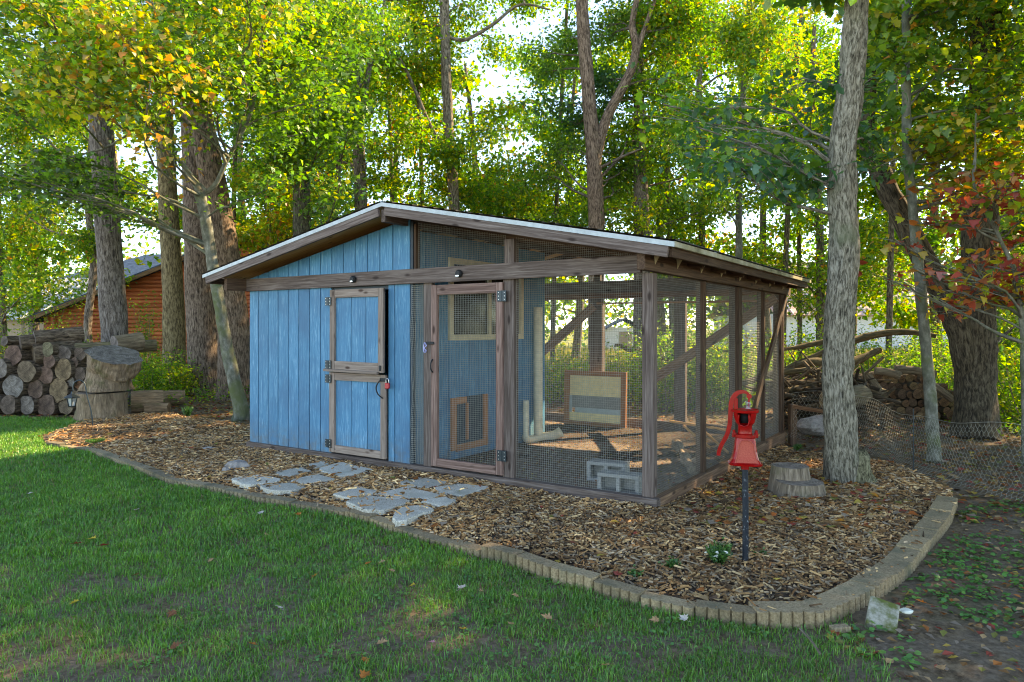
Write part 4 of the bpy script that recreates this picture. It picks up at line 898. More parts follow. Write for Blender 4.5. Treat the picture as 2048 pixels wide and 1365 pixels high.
P = grow(gpath(21.0, [(178, 700), (176, 640), (188, 520), (176, 380), (200, 120)]), 12); tree('young_tree', 'thin dark crooked trunk between the woodpile and the cabin', P, [.28, .24, .22, .2, .15, .1, .06], 'bark', [(bpx(20, (20, 250), (120, 560), (19, 23), (.6, 1.), 9), PS, K_, .11, 420, 'leaf_far')], nseg=14)
P = grow(gpath(24.0, [(5, 700), (0, 560), (-10, 300)]), 12); tree('young_tree', 'dark trunk at the far left edge behind the woodpile', P, [.32, .3, .25, .2, .1], 'bark', [(bpx(26, (-60, 190), (180, 640), (21, 27), (.7, 1.2), 10), PS, K_, .13, 420, 'leaf_far')], nseg=12)
# trees behind the coop
P = grow(gpath(16.5, [(604, 700), (604, 460), (600, 200), (604, 0)]), 15); tree('maple_tree', 'dark straight trunk just above the left slope of the coop roof', P, [.46, .44, .4, .34, .3, .2], 'bark', [(bpx(30, (480, 760), (-160, 420), (14.5, 19), (.6, 1.), 11), PG, K_, .095, 430, 'leaf'), (bpx(14, (470, 700), (40, 400), (13.5, 16), (.5, .8), 12), PG, Mp, .095, 180, 'leaf')], tint=(.6, .7, .6))
P = grow(gpath(21.0, [(722, 700), (722, 420), (712, 200), (702, 20)]), 15); tree('oak_tree', 'dark trunk behind the peak of the coop roof', P, [.42, .4, .36, .32, .28, .2], 'bark', [(bpx(26, (600, 860), (-140, 400), (20.5, 25), (.8, 1.2), 13), PS, K_, .115, 430, 'leaf_far')], extra=[(W_(21, (712, 300), (740, 130), (770, 0)), [.2, .15, .1], 'limb')])
P = grow(gpath(22.0, [(908, 700), (908, 420), (896, 230), (888, 0)]), 15); tree('oak_tree', 'tall slim grey trunk right of the roof peak against the sky', P, [.4, .38, .34, .3, .26, .2], 'bark', [(bpx(22, (800, 1060), (-140, 140), (22.3, 26), (.8, 1.2), 14), PS, K_, .13, 360, 'leaf_far'), (bpx(9, (800, 980), (240, 420), (20, 24), (.8, 1.1), 15), PS, K_, .13, 380, 'leaf_far')], extra=[(W_(22, (892, 72), (930, 80), (985, 50), (1040, 10), (1100, 20)), [.12, .12, .1, .08, .05], 'limb'), (W_(22, (905, 330), (860, 250), (800, 120), (740, 80)), [.16, .13, .1, .05], 'limb')], tint=(1.2, 1.2, 1.1))
P = grow(gpath(18.0, [(1193, 700), (1192, 450), (1188, 320), (1174, 150), (1164, 0)]), 15)
tree('oak_tree', 'forked brown trunk rising from behind the middle of the coop roof', P, [.44, .42, .4, .36, .32, .28, .2], 'bark', [(bpx(24, (1060, 1420), (-150, 200), (18.6, 22), (.7, 1.1), 16), PG, K_, .1, 430, 'leaf'), (bpx(16, (1060, 1430), (260, 450), (19, 23), (.7, 1.1), 17), PG, K_, .1, 430, 'leaf'), (bpx(8, (1080, 1240), (130, 260), (19, 22), (.5, .8), 18), PT, K_, .12, 300, 'leaf')], extra=[(W_(18, (1190, 330), (1212, 240), (1258, 150), (1272, 95), (1265, 40), (1290, -60)), [.3, .26, .24, .2, .16, .1], 'limb'), (W_(18, (1272, 110), (1292, 50), (1330, -60)), [.14, .12, .06], 'limb')], tint=(1.05, .9, .8))
P = grow(gpath(19.5, [(1284, 700), (1283, 460), (1280, 320), (1277, 100)]), 13); tree('oak_tree', 'second trunk right of the forked one behind the mesh run roof', P, [.5, .48, .42, .3, .2, .1], 'bark', [(bpx(22, (1220, 1480), (-150, 440), (17.5, 23), (.7, 1.1), 19), PS, K_, .12, 380, 'leaf_far')])
P = grow(gpath(17.5, [(1478, 720), (1478, 500), (1480, 300), (1500, 0)]), 12); tree('young_tree', 'thin straight dark stem above the right end of the coop roof', P, [.19, .18, .16, .13, .1, .06], 'bark_smooth', [(bpx(24, (1370, 1600), (-80, 420), (15.5, 20), (.5, .9), 20), PM, K_, .11, 360, 'leaf')], nseg=14, tint=(.7, .7, .7))
# right-hand trees
T13 = [np.array([*gp(1690, 958), -.12]), *W_(7.35, (1680, 850), (1677, 680), (1688, 500), (1683, 330), (1700, 180), (1712, 20), (1718, -120))]
t13 = tree('oak_tree', 'pale grey ridged trunk with a mossy stub at its foot right of the pump', T13, [.38, .295, .29, .285, .26, .25, .23, .2], 'bark_grey', [
    (bpx(17, (1300, 1820), (140, 370), (6.6, 9.6), (.3, .55), 21), PT, O_, .105, 62, 'leaf'), (bpx(7, (1500, 1760), (-160, 60), (6.5, 9), (.4, .6), 22), PM, O_, .13, 90, 'leaf')], nseg=44, msteps=150, bumps=.03, flare=.9)
mb = MB(); q = gp(1734, 964); c = np.array([q[0] - T13[0][0], q[1] - T13[0][1]])
tube(mb, smooth_path([(c[0] - .04, c[1] + .0, -.1), (c[0] - .07, c[1], .12), (c[0] - .1, c[1] - .01, .3), (c[0] - .12, c[1], .44)], 14), np.linspace(.2, .08, 14), 18, disp=(fbm(np.arange(18)[None] * .6, np.arange(14)[:, None] * .5, 0, 8) - .5) * .09, col=(.8, .8, .62)); mb.build('mossy_stub', M['bark_grey'], t13)
P = grow([np.array([*gp(1868, 918), -.06]), *W_(9.2, (1860, 780), (1845, 620), (1832, 480), (1815, 300), (1812, 60))], 9)
tree('young_tree', 'slender grey stem rising through the chicken wire', P, [.15, .14, .13, .12, .11, .1, .07, .04], 'bark_smooth', [(bpx(16, (1700, 2060), (-80, 260), (8.2, 10.5), (.4, .65), 23), PM, Mp, .1, 150, 'leaf'), (bpx(8, (1790, 2060), (220, 340), (8.4, 10.5), (.35, .6), 24), PY, Mp, .1, 140, 'leaf')], nseg=18, flare=.4)
T15 = [np.array([*gp(1952, 872), -.1]), *W_(10.9, (1952, 760), (1955, 640), (1962, 400), (1968, 200), (1975, 0), (1978, -150))]
tree('maple_tree', 'massive dark double trunk beside the firewood with a long leaning stem', T15, [.6, .54, .5, .46, .43, .4, .36], 'bark', [(bpx(30, (1740, 2120), (-150, 160), (9.5, 13), (.5, .9), 25), PM, K_, .1, 330, 'leaf'), (bpx(12, (1950, 2120), (380, 640), (11, 14), (.5, .8), 26), PS, K_, .1, 280, 'leaf')], extra=[(W_(10.9, (1938, 760), (1915, 650), (1870, 560), (1800, 430), (1755, 330), (1733, 262), (1738, 150), (1720, 0)), [.36, .36, .34, .31, .29, .26, .2, .12], 'leaning_stem')], nseg=36, msteps=110, bumps=.05, flare=.5, tint=(.5, .5, .42))
P = grow([np.array([*at(2050, 700, 8.5)])] + W_(8.5, (2040, 600), (2000, 480), (1950, 380)), 4.2); P[0][2] = -.05
tree('red_maple_sapling', 'sapling with red and orange leaves at the right edge before the big trunk', P, [.06, .05, .04, .03, .02, .01], 'bark_smooth', [(bpx(26, (1800, 2080), (330, 610), (7.6, 9.2), (.22, .38), 27), PR, Mp, .1, 20, 'leaf'), (bpx(6, (1760, 1900), (420, 560), (7.6, 8.8), (.2, .3), 28), PR, Mp, .095, 14, 'leaf')], nseg=10)
for k, (x_, y_, lb) in enumerate([(12.3, 10.2, 'broad tree added for shade just outside the right edge of the view'), (16.5, 14.5, 'second broad tree added for shade outside the right edge of the view'), (9.6, 6.2, 'tree added for shade just outside the right edge of the view'), (7.9, 4.4, 'nearest tree added for shade outside the right edge of the view'), (12.2, 6.6, 'leafy tree added for shade outside the lower right corner of the view'), (9.3, 8.5, 'tree added for shade whose twigs just reach the right edge of the view')]):  # trees added out of view to shade the lawn and right-hand ground
    tree('oak_tree', lb, [np.array([x_, y_, -.1]), np.array([x_, y_ + .2, 3.]), np.array([x_ + .3, y_, 7.]), np.array([x_, y_, 14.])], [.5, .42, .34, .1], 'bark', [(blobs_box(34, (x_ - 2.2, x_ + 2.6), (y_ - 2.2, y_ + 2.4), (3.4, 11.4), (.7, 1.2), 70 + k), PG, K_, .18, 190, 'leaf')], nseg=14)
P = grow(gpath(22.0, [(2025, 700), (2022, 560), (2030, 300)]), 12); tree('young_tree', 'dark thin trunk at the right edge beyond the big double trunk', P, [.34, .32, .25, .2, .1], 'bark', [(bpx(24, (1900, 2120), (60, 600), (18, 26), (.7, 1.2), 29), PS, K_, .13, 420, 'leaf_far')], nseg=12)
P = grow(gpath(24.0, [(1640, 700), (1640, 480), (1630, 200)]), 12); tree('oak_tree', 'slim trunk mostly hidden in leaves behind the pale grey trunk', P, [.3, .28, .24, .2, .1], 'bark', [(bpx(34, (1500, 1860), (120, 600), (20, 28), (.8, 1.3), 30), PS, K_, .13, 430, 'leaf_far')], nseg=12)
P = grow(gpath(26.0, [(1400, 700), (1404, 480), (1398, 200)]), 12); tree('oak_tree', 'far slim trunk seen above the mesh run roof among bright leaves', P, [.3, .28, .24, .2, .1], 'bark', [(bpx(12, (1300, 1560), (330, 560), (22, 30), (.8, 1.3), 31), PS, K_, .14, 400, 'leaf_far'), (bpx(10, (1300, 1700), (-60, 200), (22, 30), (.9, 1.3), 32), PS, K_, .14, 400, 'leaf_far')], nseg=12)
P = grow(gpath(27.0, [(1060, 700), (1064, 480), (1050, 380)]), 8); tree('young_tree', 'bushy sunlit tree above the middle of the coop roof', P, [.2, .18, .16, .1, .06], 'bark', [(bpx(22, (900, 1260), (340, 470), (22, 28), (.8, 1.2), 33), PS, K_, .13, 420, 'leaf_far')], nseg=10)
P = grow(gpath(20.0, [(540, 640), (540, 480), (536, 420)]), 8); tree('young_tree', 'thin stem between leaning trunk and coop roof among yellow leaves', P, [.16, .15, .12, .1, .05], 'bark', [(bpx(16, (470, 640), (340, 480), (18, 24), (.6, 1.), 34), pal_mix((YO, 2), (GY_, 4)), K_, .12, 420, 'leaf_far')], nseg=10)
# slim stems between the larger trees
for k, (px, Y, lb, lean) in enumerate([(462, 22, 'slim dark stem just left of the slanting maple', 20), (566, 23, 'slim stem left of the dark straight trunk', -30), (655, 20, 'slim dark stem right of the dark straight trunk', 60), (790, 25, 'slim stem right of the roof peak trunk', -20), (852, 24, 'slim pale stem left of the tall slim trunk', -25), (1105, 24, 'slim stem left of the forked brown trunk', 30), (1345, 23, 'slim stem above the run roof right of the second trunk', -30), (1565, 22, 'slim stem left of the pale grey trunk', 40), (1600, 26, 'very slim stem beside the pale grey trunk', -10), (1778, 20, 'slim stem between the grey trunk and leaning stem', 20), (1990, 21, 'slim stem right of the double trunk', 15)]):
    P = grow(gpath(Y, [(px, 700), (px + lean * .2, 480), (px + lean * .5, 250), (px + lean, 0)]), 11)
    tree('slim_tree', lb, P, [.2, .18, .15, .12, .09, .05], 'bark', [(bpx(5, (px - 60, px + 90), (-40, 260), (Y - 1.5, Y + 1.5), (.6, .9), 300 + k), [PS, PM, PG][k % 3], K_, .12, 260, 'leaf_far')], nseg=10, msteps=36, tint=(.8, .8, .7))
# sunlit trees beyond the near row
for k, (px, Y, lb, n, zr) in enumerate([(60, 28, 'yellow-green tree behind the metal-roofed outbuilding', 12, (3.5, 13)), (210, 31, 'tall pale tree behind the grey-roofed house', 13, (6.5, 14)), (480, 30, 'sunlit tree filling the gap left of the coop roof', 18, (2.5, 14)), (640, 29, 'sunlit tree behind the left roof slope', 18, (2.5, 14)), (800, 31, 'sunlit tree behind the roof peak', 18, (2.5, 14)),
        (930, 29, 'sunlit tree behind the tall slim grey trunk', 15, (2.5, 12)), (1150, 30, 'sunlit tree behind the forked brown trunk', 18, (3, 14)), (1330, 28, 'sunlit tree behind the mesh run roof', 17, (2.5, 13)), (1540, 31, 'sunlit tree above the corner of the coop roof', 20, (3.5, 14)), (1700, 29, 'sunlit tree behind the pale grey trunk and barn', 20, (3.5, 14)), (1880, 27, 'sunlit tree behind the leaning stem', 18, (2, 13)), (2060, 25, 'sunlit tree at the far right edge', 14, (1.5, 12))]):
    x_ = (px - 1024) / F * Y
    tree('sunlit_tree', lb, [np.array([x_, Y, -.1]), np.array([x_ + rnd.uniform(-.3, .3), Y, 4.]), np.array([x_ + rnd.uniform(-.5, .5), Y, 8.]), np.array([x_, Y, 12.5])], [.4, .34, .26, .1], 'bark', [(blobs_box(n, (x_ - 2.6, x_ + 2.6), (Y - 2, Y + 2), zr, (.9, 1.5), 170 + k), [PS, PB2, PS, PM][k % 4], K_, .24, 235, 'leaf_far')], nseg=10, msteps=30)
# a mass of far woods
lf = MB(); q = np.random.RandomState(99); C = []
for k in range(300):
    y_ = 50 + q.rand() * 14; x_ = (q.rand() - .5) * 110; h_ = 4 + q.rand() * 8 * (1.0 if abs(x_) > 9 else .35); c = np.array([x_, y_, q.rand() * h_]); C.append(c + q.randn(130, 3) * np.array([1.6, 1.3, 1.3]))
C = np.concatenate(C); C = C[C[:, 2] > .1]; leaves(lf, C, .42, K_, pal_mix((GY_, 3), (G1, 2), (YO, 1), (DK, 2)), tilt=1.2); lf.build('far_woods', M['leaf_far'], label='distant belt of autumn woods beyond the field', cat='woods', kind='stuff')
# shrubs
def shrub(label, c, rx, h, n, pal, size=.07, shape=K_, group=None, name='shrub', mt='leaf_far'):
    e = empty(name, (c[0], c[1], -.04), 0, label, 'shrub', group); br = MB(); lf = MB(); C = []
    for k in range(max(6, int(n / 110))):
        a = rnd.random() * 6.28; r_ = rx * rnd.random() ** .6; hh = h * (.5 + .5 * rnd.random()); b = np.array([math.cos(a) * r_ * .5, math.sin(a) * r_ * .4, 0]); t_ = np.array([math.cos(a) * r_, math.sin(a) * r_ * .7, hh])
        sp = smooth_path([b, (b + t_) / 2 + rs.randn(3) * .08, t_], 8); tube(br, sp, np.linspace(.012, .003, 8), 4, cap=False); kk = int(n / max(6, int(n / 110)))
        C.append(sp[rs.randint(1, 8, kk)] + rs.randn(kk, 3) * .14)
    C = np.concatenate(C); C = C[C[:, 2] > .02]; leaves(lf, C, size, shape, pal); br.build('stems', M['dead_wood'], e); lf.build('foliage', M[mt], e)
PB = pal_mix((GY_, 3), (G1, 3))
for (px, Y, rx, h, n, pal, lab) in [
    (300, 17.5, .9, 1.0, 2600, PB, 'low leafy shrub behind the stacked stump rounds'), (345, 17.0, .8, .9, 2600, PB, 'shrub at the foot of the olive-barked trunk'), (296, 20.5, .6, 2.7, 1700, PG, 'tall thin green shrub against the red cabin wall'),
    (130, 20, 1.2, 1.5, 2000, PB, 'shrub behind the top of the log pile'), (30, 22, 2.4, 2.8, 4500, PS, 'sunny yellow-green shrub behind the left end of the log pile'),
    (1120, 16.0, 1.1, 1.1, 3600, PS, 'sunlit shrub seen through the mesh left of the back post'), (1180, 18.5, 1.2, .9, 2800, PS, 'low sunlit shrub behind the centre back post'), (1255, 16.0, 1.0, 1.2, 3400, PS, 'sunlit shrub seen through the mesh above the framed mirror'),
    (1350, 14.2, 1.2, 1.9, 4200, PB, 'leafy shrub behind the right half of the run'), (1430, 14.2, 1.2, 1.7, 4200, PB, 'leafy shrub behind the side mesh of the run'), (1520, 15.5, 1.3, 1.6, 3600, PS, 'shrub beyond the far corner of the run'),
    (1610, 18, 1.8, 1.6, 3600, PS, 'sunny shrub between the run corner and the pale grey trunk'), (1750, 16.0, 1.6, 1.5, 4200, PB, 'green shrub behind the fallen trunk and firewood'), (1850, 16.5, 1.6, 1.8, 4200, PB, 'green shrub behind the slender grey stem'),
    (1905, 14.5, 1.0, 1.3, 2400, PG, 'shrub wedged behind the leaning stem of the double trunk'), (2030, 14.5, 1.4, 2.0, 5200, PS, 'bright shrub at the right edge behind the double trunk'), (2080, 12.0, 1.2, 1.2, 3400, PB, 'low shrub right of the double trunk at the frame edge'), (2020, 18.5, 2., 3.2, 4200, PS, 'tall sunlit shrub at the far right')]:
    shrub(lab, ((px - 1024) / F * Y, Y), rx, h, n, pal)

# ------------------------------------------------------------ woodpile on the left
def log_mesh(p, d, r, ln, n=22, flat=0., seed=0, endcol=(1, 1, 1), barkcol=(1, 1, 1), bark='bark'):
    d = np.array(d, float); d /= np.linalg.norm(d); m = 9; P = [np.array(p) + d * ln * t_ for t_ in np.linspace(0, 1, m)]
    th = np.linspace(0, 2 * math.pi, n, endpoint=False); q = (fbm(np.cos(th)[None] * 1.4 + seed * 3.1, np.sin(th)[None] * 1.4, np.linspace(0, .8, m)[:, None], seed) - .5) * .42 * r + (rs.rand(m, n) - .5) * .03 * r
    mb = MB(); tube(mb, P, r, n, disp=q, mat=0, capmat=1, col=barkcol, smooth=False)
    # end faces take their own tint
    hk_ = (.5, .72, 1.25)[seed % 3]
    for q_ in (-1, -2): mb.c[q_][:, :3] = np.array(endcol) * 1.05; mb.c[q_][-1, :3] = np.array(endcol) * hk_
    return mb
YP = 13.25
LOGS = [(38, 188, 42, 'top row, first from the left'), (180, 205, 54, 'top row, small one tucked under the diagonal log'), (308, 175, 64, 'diagonal log on the very top of the pile'),
    (110, 320, 90, 'fourth row, big reddish one at the left'), (298, 310, 84, 'fourth row, grey one below the diagonal log'), (425, 265, 60, 'greenish one near the top right of the pile'), (568, 305, 67, 'dark oval one high on the right of the pile'), (712, 310, 58, 'hollow splintered one beside the stump rounds'),
    (-5, 435, 80, 'third row, cut by the frame edge'), (438, 373, 60, 'small pink-grey one in the middle of the pile'), (235, 465, 88, 'third row, dark grey one second from the left'), (400, 495, 76, 'third row, reddish one in the middle'), (570, 450, 87, 'third row, big tan one right of the middle'), (710, 485, 56, 'small ringed one beside the stump rounds'),
    (115, 595, 97, 'second row, largest blue-grey one'), (315, 628, 79, 'second row, dark brown one'), (525, 628, 98, 'second row, big ochre one with a cracked face'), (632, 550, 42, 'small grey-blue one above the lantern'), (698, 578, 40, 'small orange one inside the hook of the lantern'),
    (70, 765, 78, 'bottom row, first from the left'), (235, 765, 75, 'bottom row, second from the left, with a dark heart'), (410, 768, 88, 'bottom row, third from the left, pale and wide'), (585, 772, 74, 'bottom row, fourth from the left, behind the lantern'), (690, 795, 48, 'bottom row, small brown one at the right end'),
    (-130, 600, 90, 'second row, outside the left frame edge'), (-110, 765, 85, 'bottom row, outside the left frame edge'), (-190, 440, 80, 'third row, outside the left frame edge'), (660, 385, 45, 'small dark one below the hollow log'), (670, 680, 45, 'small dark brown one behind the lantern shade')]
EC = [(.8, .76, .74), (.7, .6, .54), (.9, .9, .9), (.8, .62, .54), (.9, .78, .6), (.68, .68, .68)]
for k, (cx, cy, r_, lab) in enumerate(LOGS):
    px, py = cx / 4.48, 640 + cy / 4.48; r = r_ / 4.48 / F * YP * 1.08; c = at(px, py, YP + (rnd.random() - .5) * .12); c[2] = max(c[2], r * .82)
    d = (.18 + .12 * rnd.random(), 1, .0) if 'diagonal' not in lab else (.85, .75, .14)
    ec = EC[k % 6]
    if 'reddish' in lab or 'pink' in lab: ec = (.9, .66, .58)
    if 'blue' in lab: ec = (.92, .97, 1.)
    if 'ochre' in lab or 'tan ' in lab: ec = (1.15, .95, .65)
    if 'green' in lab: ec = (.8, .85, .6)
    if 'orange' in lab: ec = (1.3, .75, .5)
    log_mesh((0, 0, 0), d, r, .62 if 'diagonal' not in lab else .8, seed=k, endcol=np.array(ec) * .85, barkcol=(.75, .68, .6)).build('log', [M['bark'], M['log_end']], label='stacked log: ' + lab, cat='log', group='cut logs stacked at the left edge of the lawn', loc=tuple(c))
# second tier behind so the pile has depth
# stump rounds
def round_(cpx, ybot, ytop, wb, wt, Y, label, lean=(0, 0), topcol=(1, 1, 1), name='stump_round', tilt=None, seed=1, base=None):
    b = at(cpx, ybot, Y); t_ = at(cpx + lean[0], ytop, Y); 
    if base is not None: b[2] = base
    P = np.array([b, b * .7 + t_ * .3, b * .35 + t_ * .65, t_]) - b; m = 14; n = 30; th = np.linspace(0, 2 * math.pi, n, endpoint=False)
    r = np.linspace(wb, wt, m) / 2 / F * Y; q = (fbm(np.cos(th)[None] * 1.6 + seed * 2.7, np.sin(th)[None] * 1.6, np.linspace(0, .9, m)[:, None], seed) - .5) * .85 * r[:, None] + (fbm(th[None] * 5, np.linspace(0, 1, m)[:, None] * 2, 0, seed + 4) - .5) * .05
    mb = MB(); tube(mb, smooth_path(P, m), r, n, disp=q, capmat=1, smooth=False, col=(1.25, 1.1, .95)); mb.c[-1][:, :3] = topcol
    o = mb.build(name, [M['dead_wood'], M['log_end']], label=label, cat='stump', loc=tuple(b))
    if tilt: o.rotation_euler = tilt
    return o
round_(207, 832, 785, 96, 88, 12.6, 'wide lower stump round standing right of the log pile', topcol=(1.2, 1.1, .95), base=-.05, seed=3)
round_(212, 781, 734, 86, 74, 12.65, 'tapering middle stump round resting on the wide lower round', seed=5)
round_(226, 742, 708, 82, 104, 12.7, 'overhanging top round of the stump stack with a grey cut face', lean=(8, 0), seed=7, topcol=(.9, .95, 1.), tilt=(R(14), R(6), 0))
log_mesh((0, 0, 0), (.6, .8, .12), .17, .5, seed=31, endcol=(.9, .9, .95), barkcol=(1, .95, .85)).build('log', [M['dead_wood'], M['log_end']], label='broken grey log lying behind the top stump round', cat='log', loc=tuple(at(228, 690, 13.3)))
log_mesh((0, 0, 0), (.9, .5, .05), .12, 1.4, seed=33, barkcol=(.9, .9, .7)).build('log', [M['dead_wood'], M['log_end']], label='mossy crooked log bridging the pile and the stump rounds', cat='log', loc=tuple(at(150, 700, 13.5)))
for (px, py, r, ln, d, lab, ec) in [(262, 812, .21, .55, (1, .55, 0), 'thick log lying on the ground right of the stump rounds', (.35, .25, .18)), (318, 800, .16, .5, (1, .45, 0), 'cut log with a dark red-brown end on the pine needles', (.55, .25, .18)), (292, 820, .1, .42, (1, .1, 0), 'small thin log lying in front of the other ground logs', (1.2, .8, .5)), (1660, 820, .17, 1.0, (.75, .6, .05), 'thick old log with a pale cut end behind the chicken wire', (1., .85, .55))]:
    Y = F * (H - 0) / (py + r * 60 - HZ) if px < 400 else 10.6; x = (px - 1024) / F * Y
    log_mesh((0, 0, 0), d, r, ln, seed=int(px), endcol=ec, barkcol=(1.5, 1.2, .95) if px < 400 else (.8, .8, .7)).build('log', [M['dead_wood'], M['log_end']], label=lab, cat='log', loc=(x, Y, r * .85 + (0 if px < 400 else .35)))

# firewood stack on the right
ORD = ['first', 'second', 'third', 'fourth', 'fifth', 'sixth', 'seventh', 'eighth', 'ninth', 'tenth', 'eleventh', 'twelfth', 'thirteenth', 'fourteenth', 'fifteenth']
for row in range(6):
    ncol = [15, 15, 14, 13, 12, 9][row]
    for c_ in range(ncol):
        px = 1722 + c_ * 15 + (row % 2) * 7 + rnd.uniform(-2, 2); Y = 12.4; py = 838 - row * 16 + rnd.uniform(-2, 2) - (2 if c_ < 4 else 0); r = rnd.uniform(.055, .088)
        c = at(px, py, Y + rnd.uniform(-.1, .1)); c[2] = max(c[2] - .0, r)
        ec = np.array([(1., .72, .5), (.9, .6, .4), (.6, .45, .35), (1.2, .95, .6)][rnd.randint(0, 3)]) * .9
        o = log_mesh((0, 0, 0), (rnd.uniform(-.2, .25), 1, rnd.uniform(-.05, .05)), r, .42, n=10, seed=row * 20 + c_, endcol=ec, barkcol=(.55, .5, .45)).build('firewood_log', [M['dead_wood'], M['log_end']], label='%s cut firewood log from the left in the %s row of the small stack' % (ORD[c_], ['bottom', 'second', 'third', 'fourth', 'fifth', 'top'][row]), cat='firewood', group='firewood stack beside the double trunk, ' + ['bottom', 'second', 'third', 'fourth', 'fifth', 'top'][row] + ' row', loc=tuple(c))
for (a, b, r, lab) in [((1730, 745), (1765, 790), .06, 'split log slanting on the left end of the firewood'), ((1750, 742), (1800, 752), .07, 'pale log lying lengthwise on top of the firewood'), ((1790, 738), (1870, 750), .075, 'long grey log on top of the firewood behind the slender stem'), ((1850, 762), (1905, 800), .06, 'grey branch leaning down the right end of the firewood'), ((1720, 770), (1775, 790), .07, 'weathered log lying across the left part of the firewood')]:
    p0, p1 = at(*a, 12.1), at(*b, 12.0); tube(MB(), smooth_path([p0, (p0 + p1) / 2 + np.array([0, 0, .02]), p1], 8) - p0, r, 10, capmat=1, col=(1, .95, .85)).build('log', [M['dead_wood'], M['log_end']], label=lab, cat='log', loc=tuple(p0))
# fallen trunk and brush
for (pts, rr, lab) in [([(1590, 730, 13.5), (1660, 700, 13.5), (1740, 672, 13.6), (1810, 664, 13.6), (1870, 672, 13.8)], (.04, .06, .07, .06, .04), 'mossy fallen trunk propped above the firewood'),
    ([(1560, 745, 12.8), (1620, 725, 12.8), (1690, 728, 13), (1760, 700, 13.2)], (.05, .08, .08, .05), 'fallen branch below the mossy trunk'),
    ([(1565, 700, 13), (1620, 690, 13), (1700, 668, 13.2)], (.03, .05, .04), 'thin bare branch above the brush heap'),
    ([(1325, 700, 15), (1380, 690, 15), (1450, 700, 15), (1540, 690, 15)], (.03, .05, .05, .03), 'long low branch behind the run'),
    ([(1230, 690, 14.5), (1280, 705, 14.5), (1340, 720, 14.2)], (.04, .05, .03), 'short fallen branch behind the run'),
    ([(1480, 770, 12.2), (1560, 745, 12.3), (1640, 742, 12.4)], (.04, .06, .05), 'branch lying at the back corner of the run'),
    ([(1575, 780, 11.6), (1640, 772, 11.8), (1720, 765, 12)], (.04, .05, .03), 'pale stick on the brush heap')]:
    P = np.array([at(*p) for p in pts]); tube(MB(), smooth_path(P, 16) - P[0], np.interp(np.linspace(0, 1, 16), np.linspace(0, 1, len(rr)), rr), 10, disp=(rs.rand(16, 10) - .5) * .035, col=(.6, .58, .42)).build('fallen_branch', M['dead_wood'], label=lab, cat='branch', loc=tuple(P[0]))
mb = MB(); q = np.random.RandomState(5)
for k in range(420):
    c = at(1575 + q.rand() * 190, 0, 11.4 + q.rand() * 1.6); c[2] = q.rand() ** 1.2 * .75; d = q.randn(3) * np.array([1, .6, .35]); d /= np.linalg.norm(d); l = .25 + q.rand() * .6
    if c[0] > 6.0: continue
    tube(mb, smooth_path([c - d * l, c + q.randn(3) * .06, c + d * l], 5), np.linspace(.02, .006, 5) * (1 + q.rand()), 5, cap=False, col=np.array([1, .92, .8]) * (.25 + q.rand() * .6))
mb.build('brush_heap', M['dead_wood'], label='heap of dead sticks and brush behind the pale grey trunk', cat='brush heap', kind='stuff')
mb = MB(); m = 8
rock(1640, 862, .34, .45, 'dark mossy boulder lying behind the fence rail', 'rock')
# two-step tree stump by the right front trunk
e = empty('tree_stump', (*gp(1600, 985), -.04), 0, 'grey two-level cut tree stump between the pump and the grey trunk', 'stump')
def stp(c, r0, r1, h, nm, seed):
    n = 30; m = 8; th = np.linspace(0, 2 * math.pi, n, endpoint=False); r = np.linspace(r0, r1, m); q = (fbm(np.cos(th)[None] * 1.5 + seed, np.sin(th)[None] * 1.5, np.linspace(0, .4, m)[:, None], seed) - .5) * .35 * r[:, None]
    mb = MB(); tube(mb, [(c[0], c[1], c[2] + h * t_) for t_ in np.linspace(0, 1, m)], r, n, disp=q, capmat=1, smooth=False, col=(1.2, 1.15, 1.1)); mb.c[-1][:, :3] = (1.25, 1.2, 1.15); mb.build(nm, [M['dead_wood'], M['log_end']], e)
stp((.0, 0.0, -.06), .26, .22, .21, 'lower_step', 4); stp((-.03, .17, -.06), .22, .175, .33, 'upper_step', 9)

# ------------------------------------------------------------ chicken wire fence
fe = empty('chicken_wire_fence', (*cw(.08, 4.93), 0), 0, 'low chicken wire fence running from the coop corner past the grey trunk', 'fence')
f0 = np.array([*cw(.08, 4.93), 0])
FP = np.array([cw(.1, 4.9), (4.62, 9.55), (4.55, 7.9), (4.62, 6.7), (5.3, 5.4), (6.2, 4.6)]); FPs = smooth_path(np.c_[FP, np.zeros(6)], 90); FL_ = np.concatenate([[0], np.cumsum(np.linalg.norm(np.diff(FPs, axis=0), axis=1))])
def fpt(s, h):
    x = np.interp(s, FL_, FPs[:, 0]); y = np.interp(s, FL_, FPs[:, 1]); sag = .03 * math.sin(s * 2.1) + .02 * math.sin(s * 5.3); top = .66 + .03 * math.sin(s * 1.7)
    off = .05 * math.sin(s * 3 + h * 4) * (1 - h) + max(0, .18 - h) * .9
    return np.array([x - off * .7, y + .3 * off - 0, .0 + h * top + sag * h]) - f0
mb = MB(); cs, rows_ = .052, 15; ncol = int(FL_[-1] / cs)
segs = []
for c_ in range(ncol):
    for r_ in range(rows_):
        s = c_ * cs + (r_ % 2) * cs / 2; h0, h1, hm = r_ / rows_, (r_ + .66) / rows_, (r_ + 1.) / rows_
        a = (s + cs / 2, h0 + .33 / rows_); 
        segs += [((s, h0 + .33 / rows_), (s, h1)), ((s, h1), (s + cs / 2, hm + .33 / rows_)), ((s, h1), (s - cs / 2, hm + .33 / rows_))]
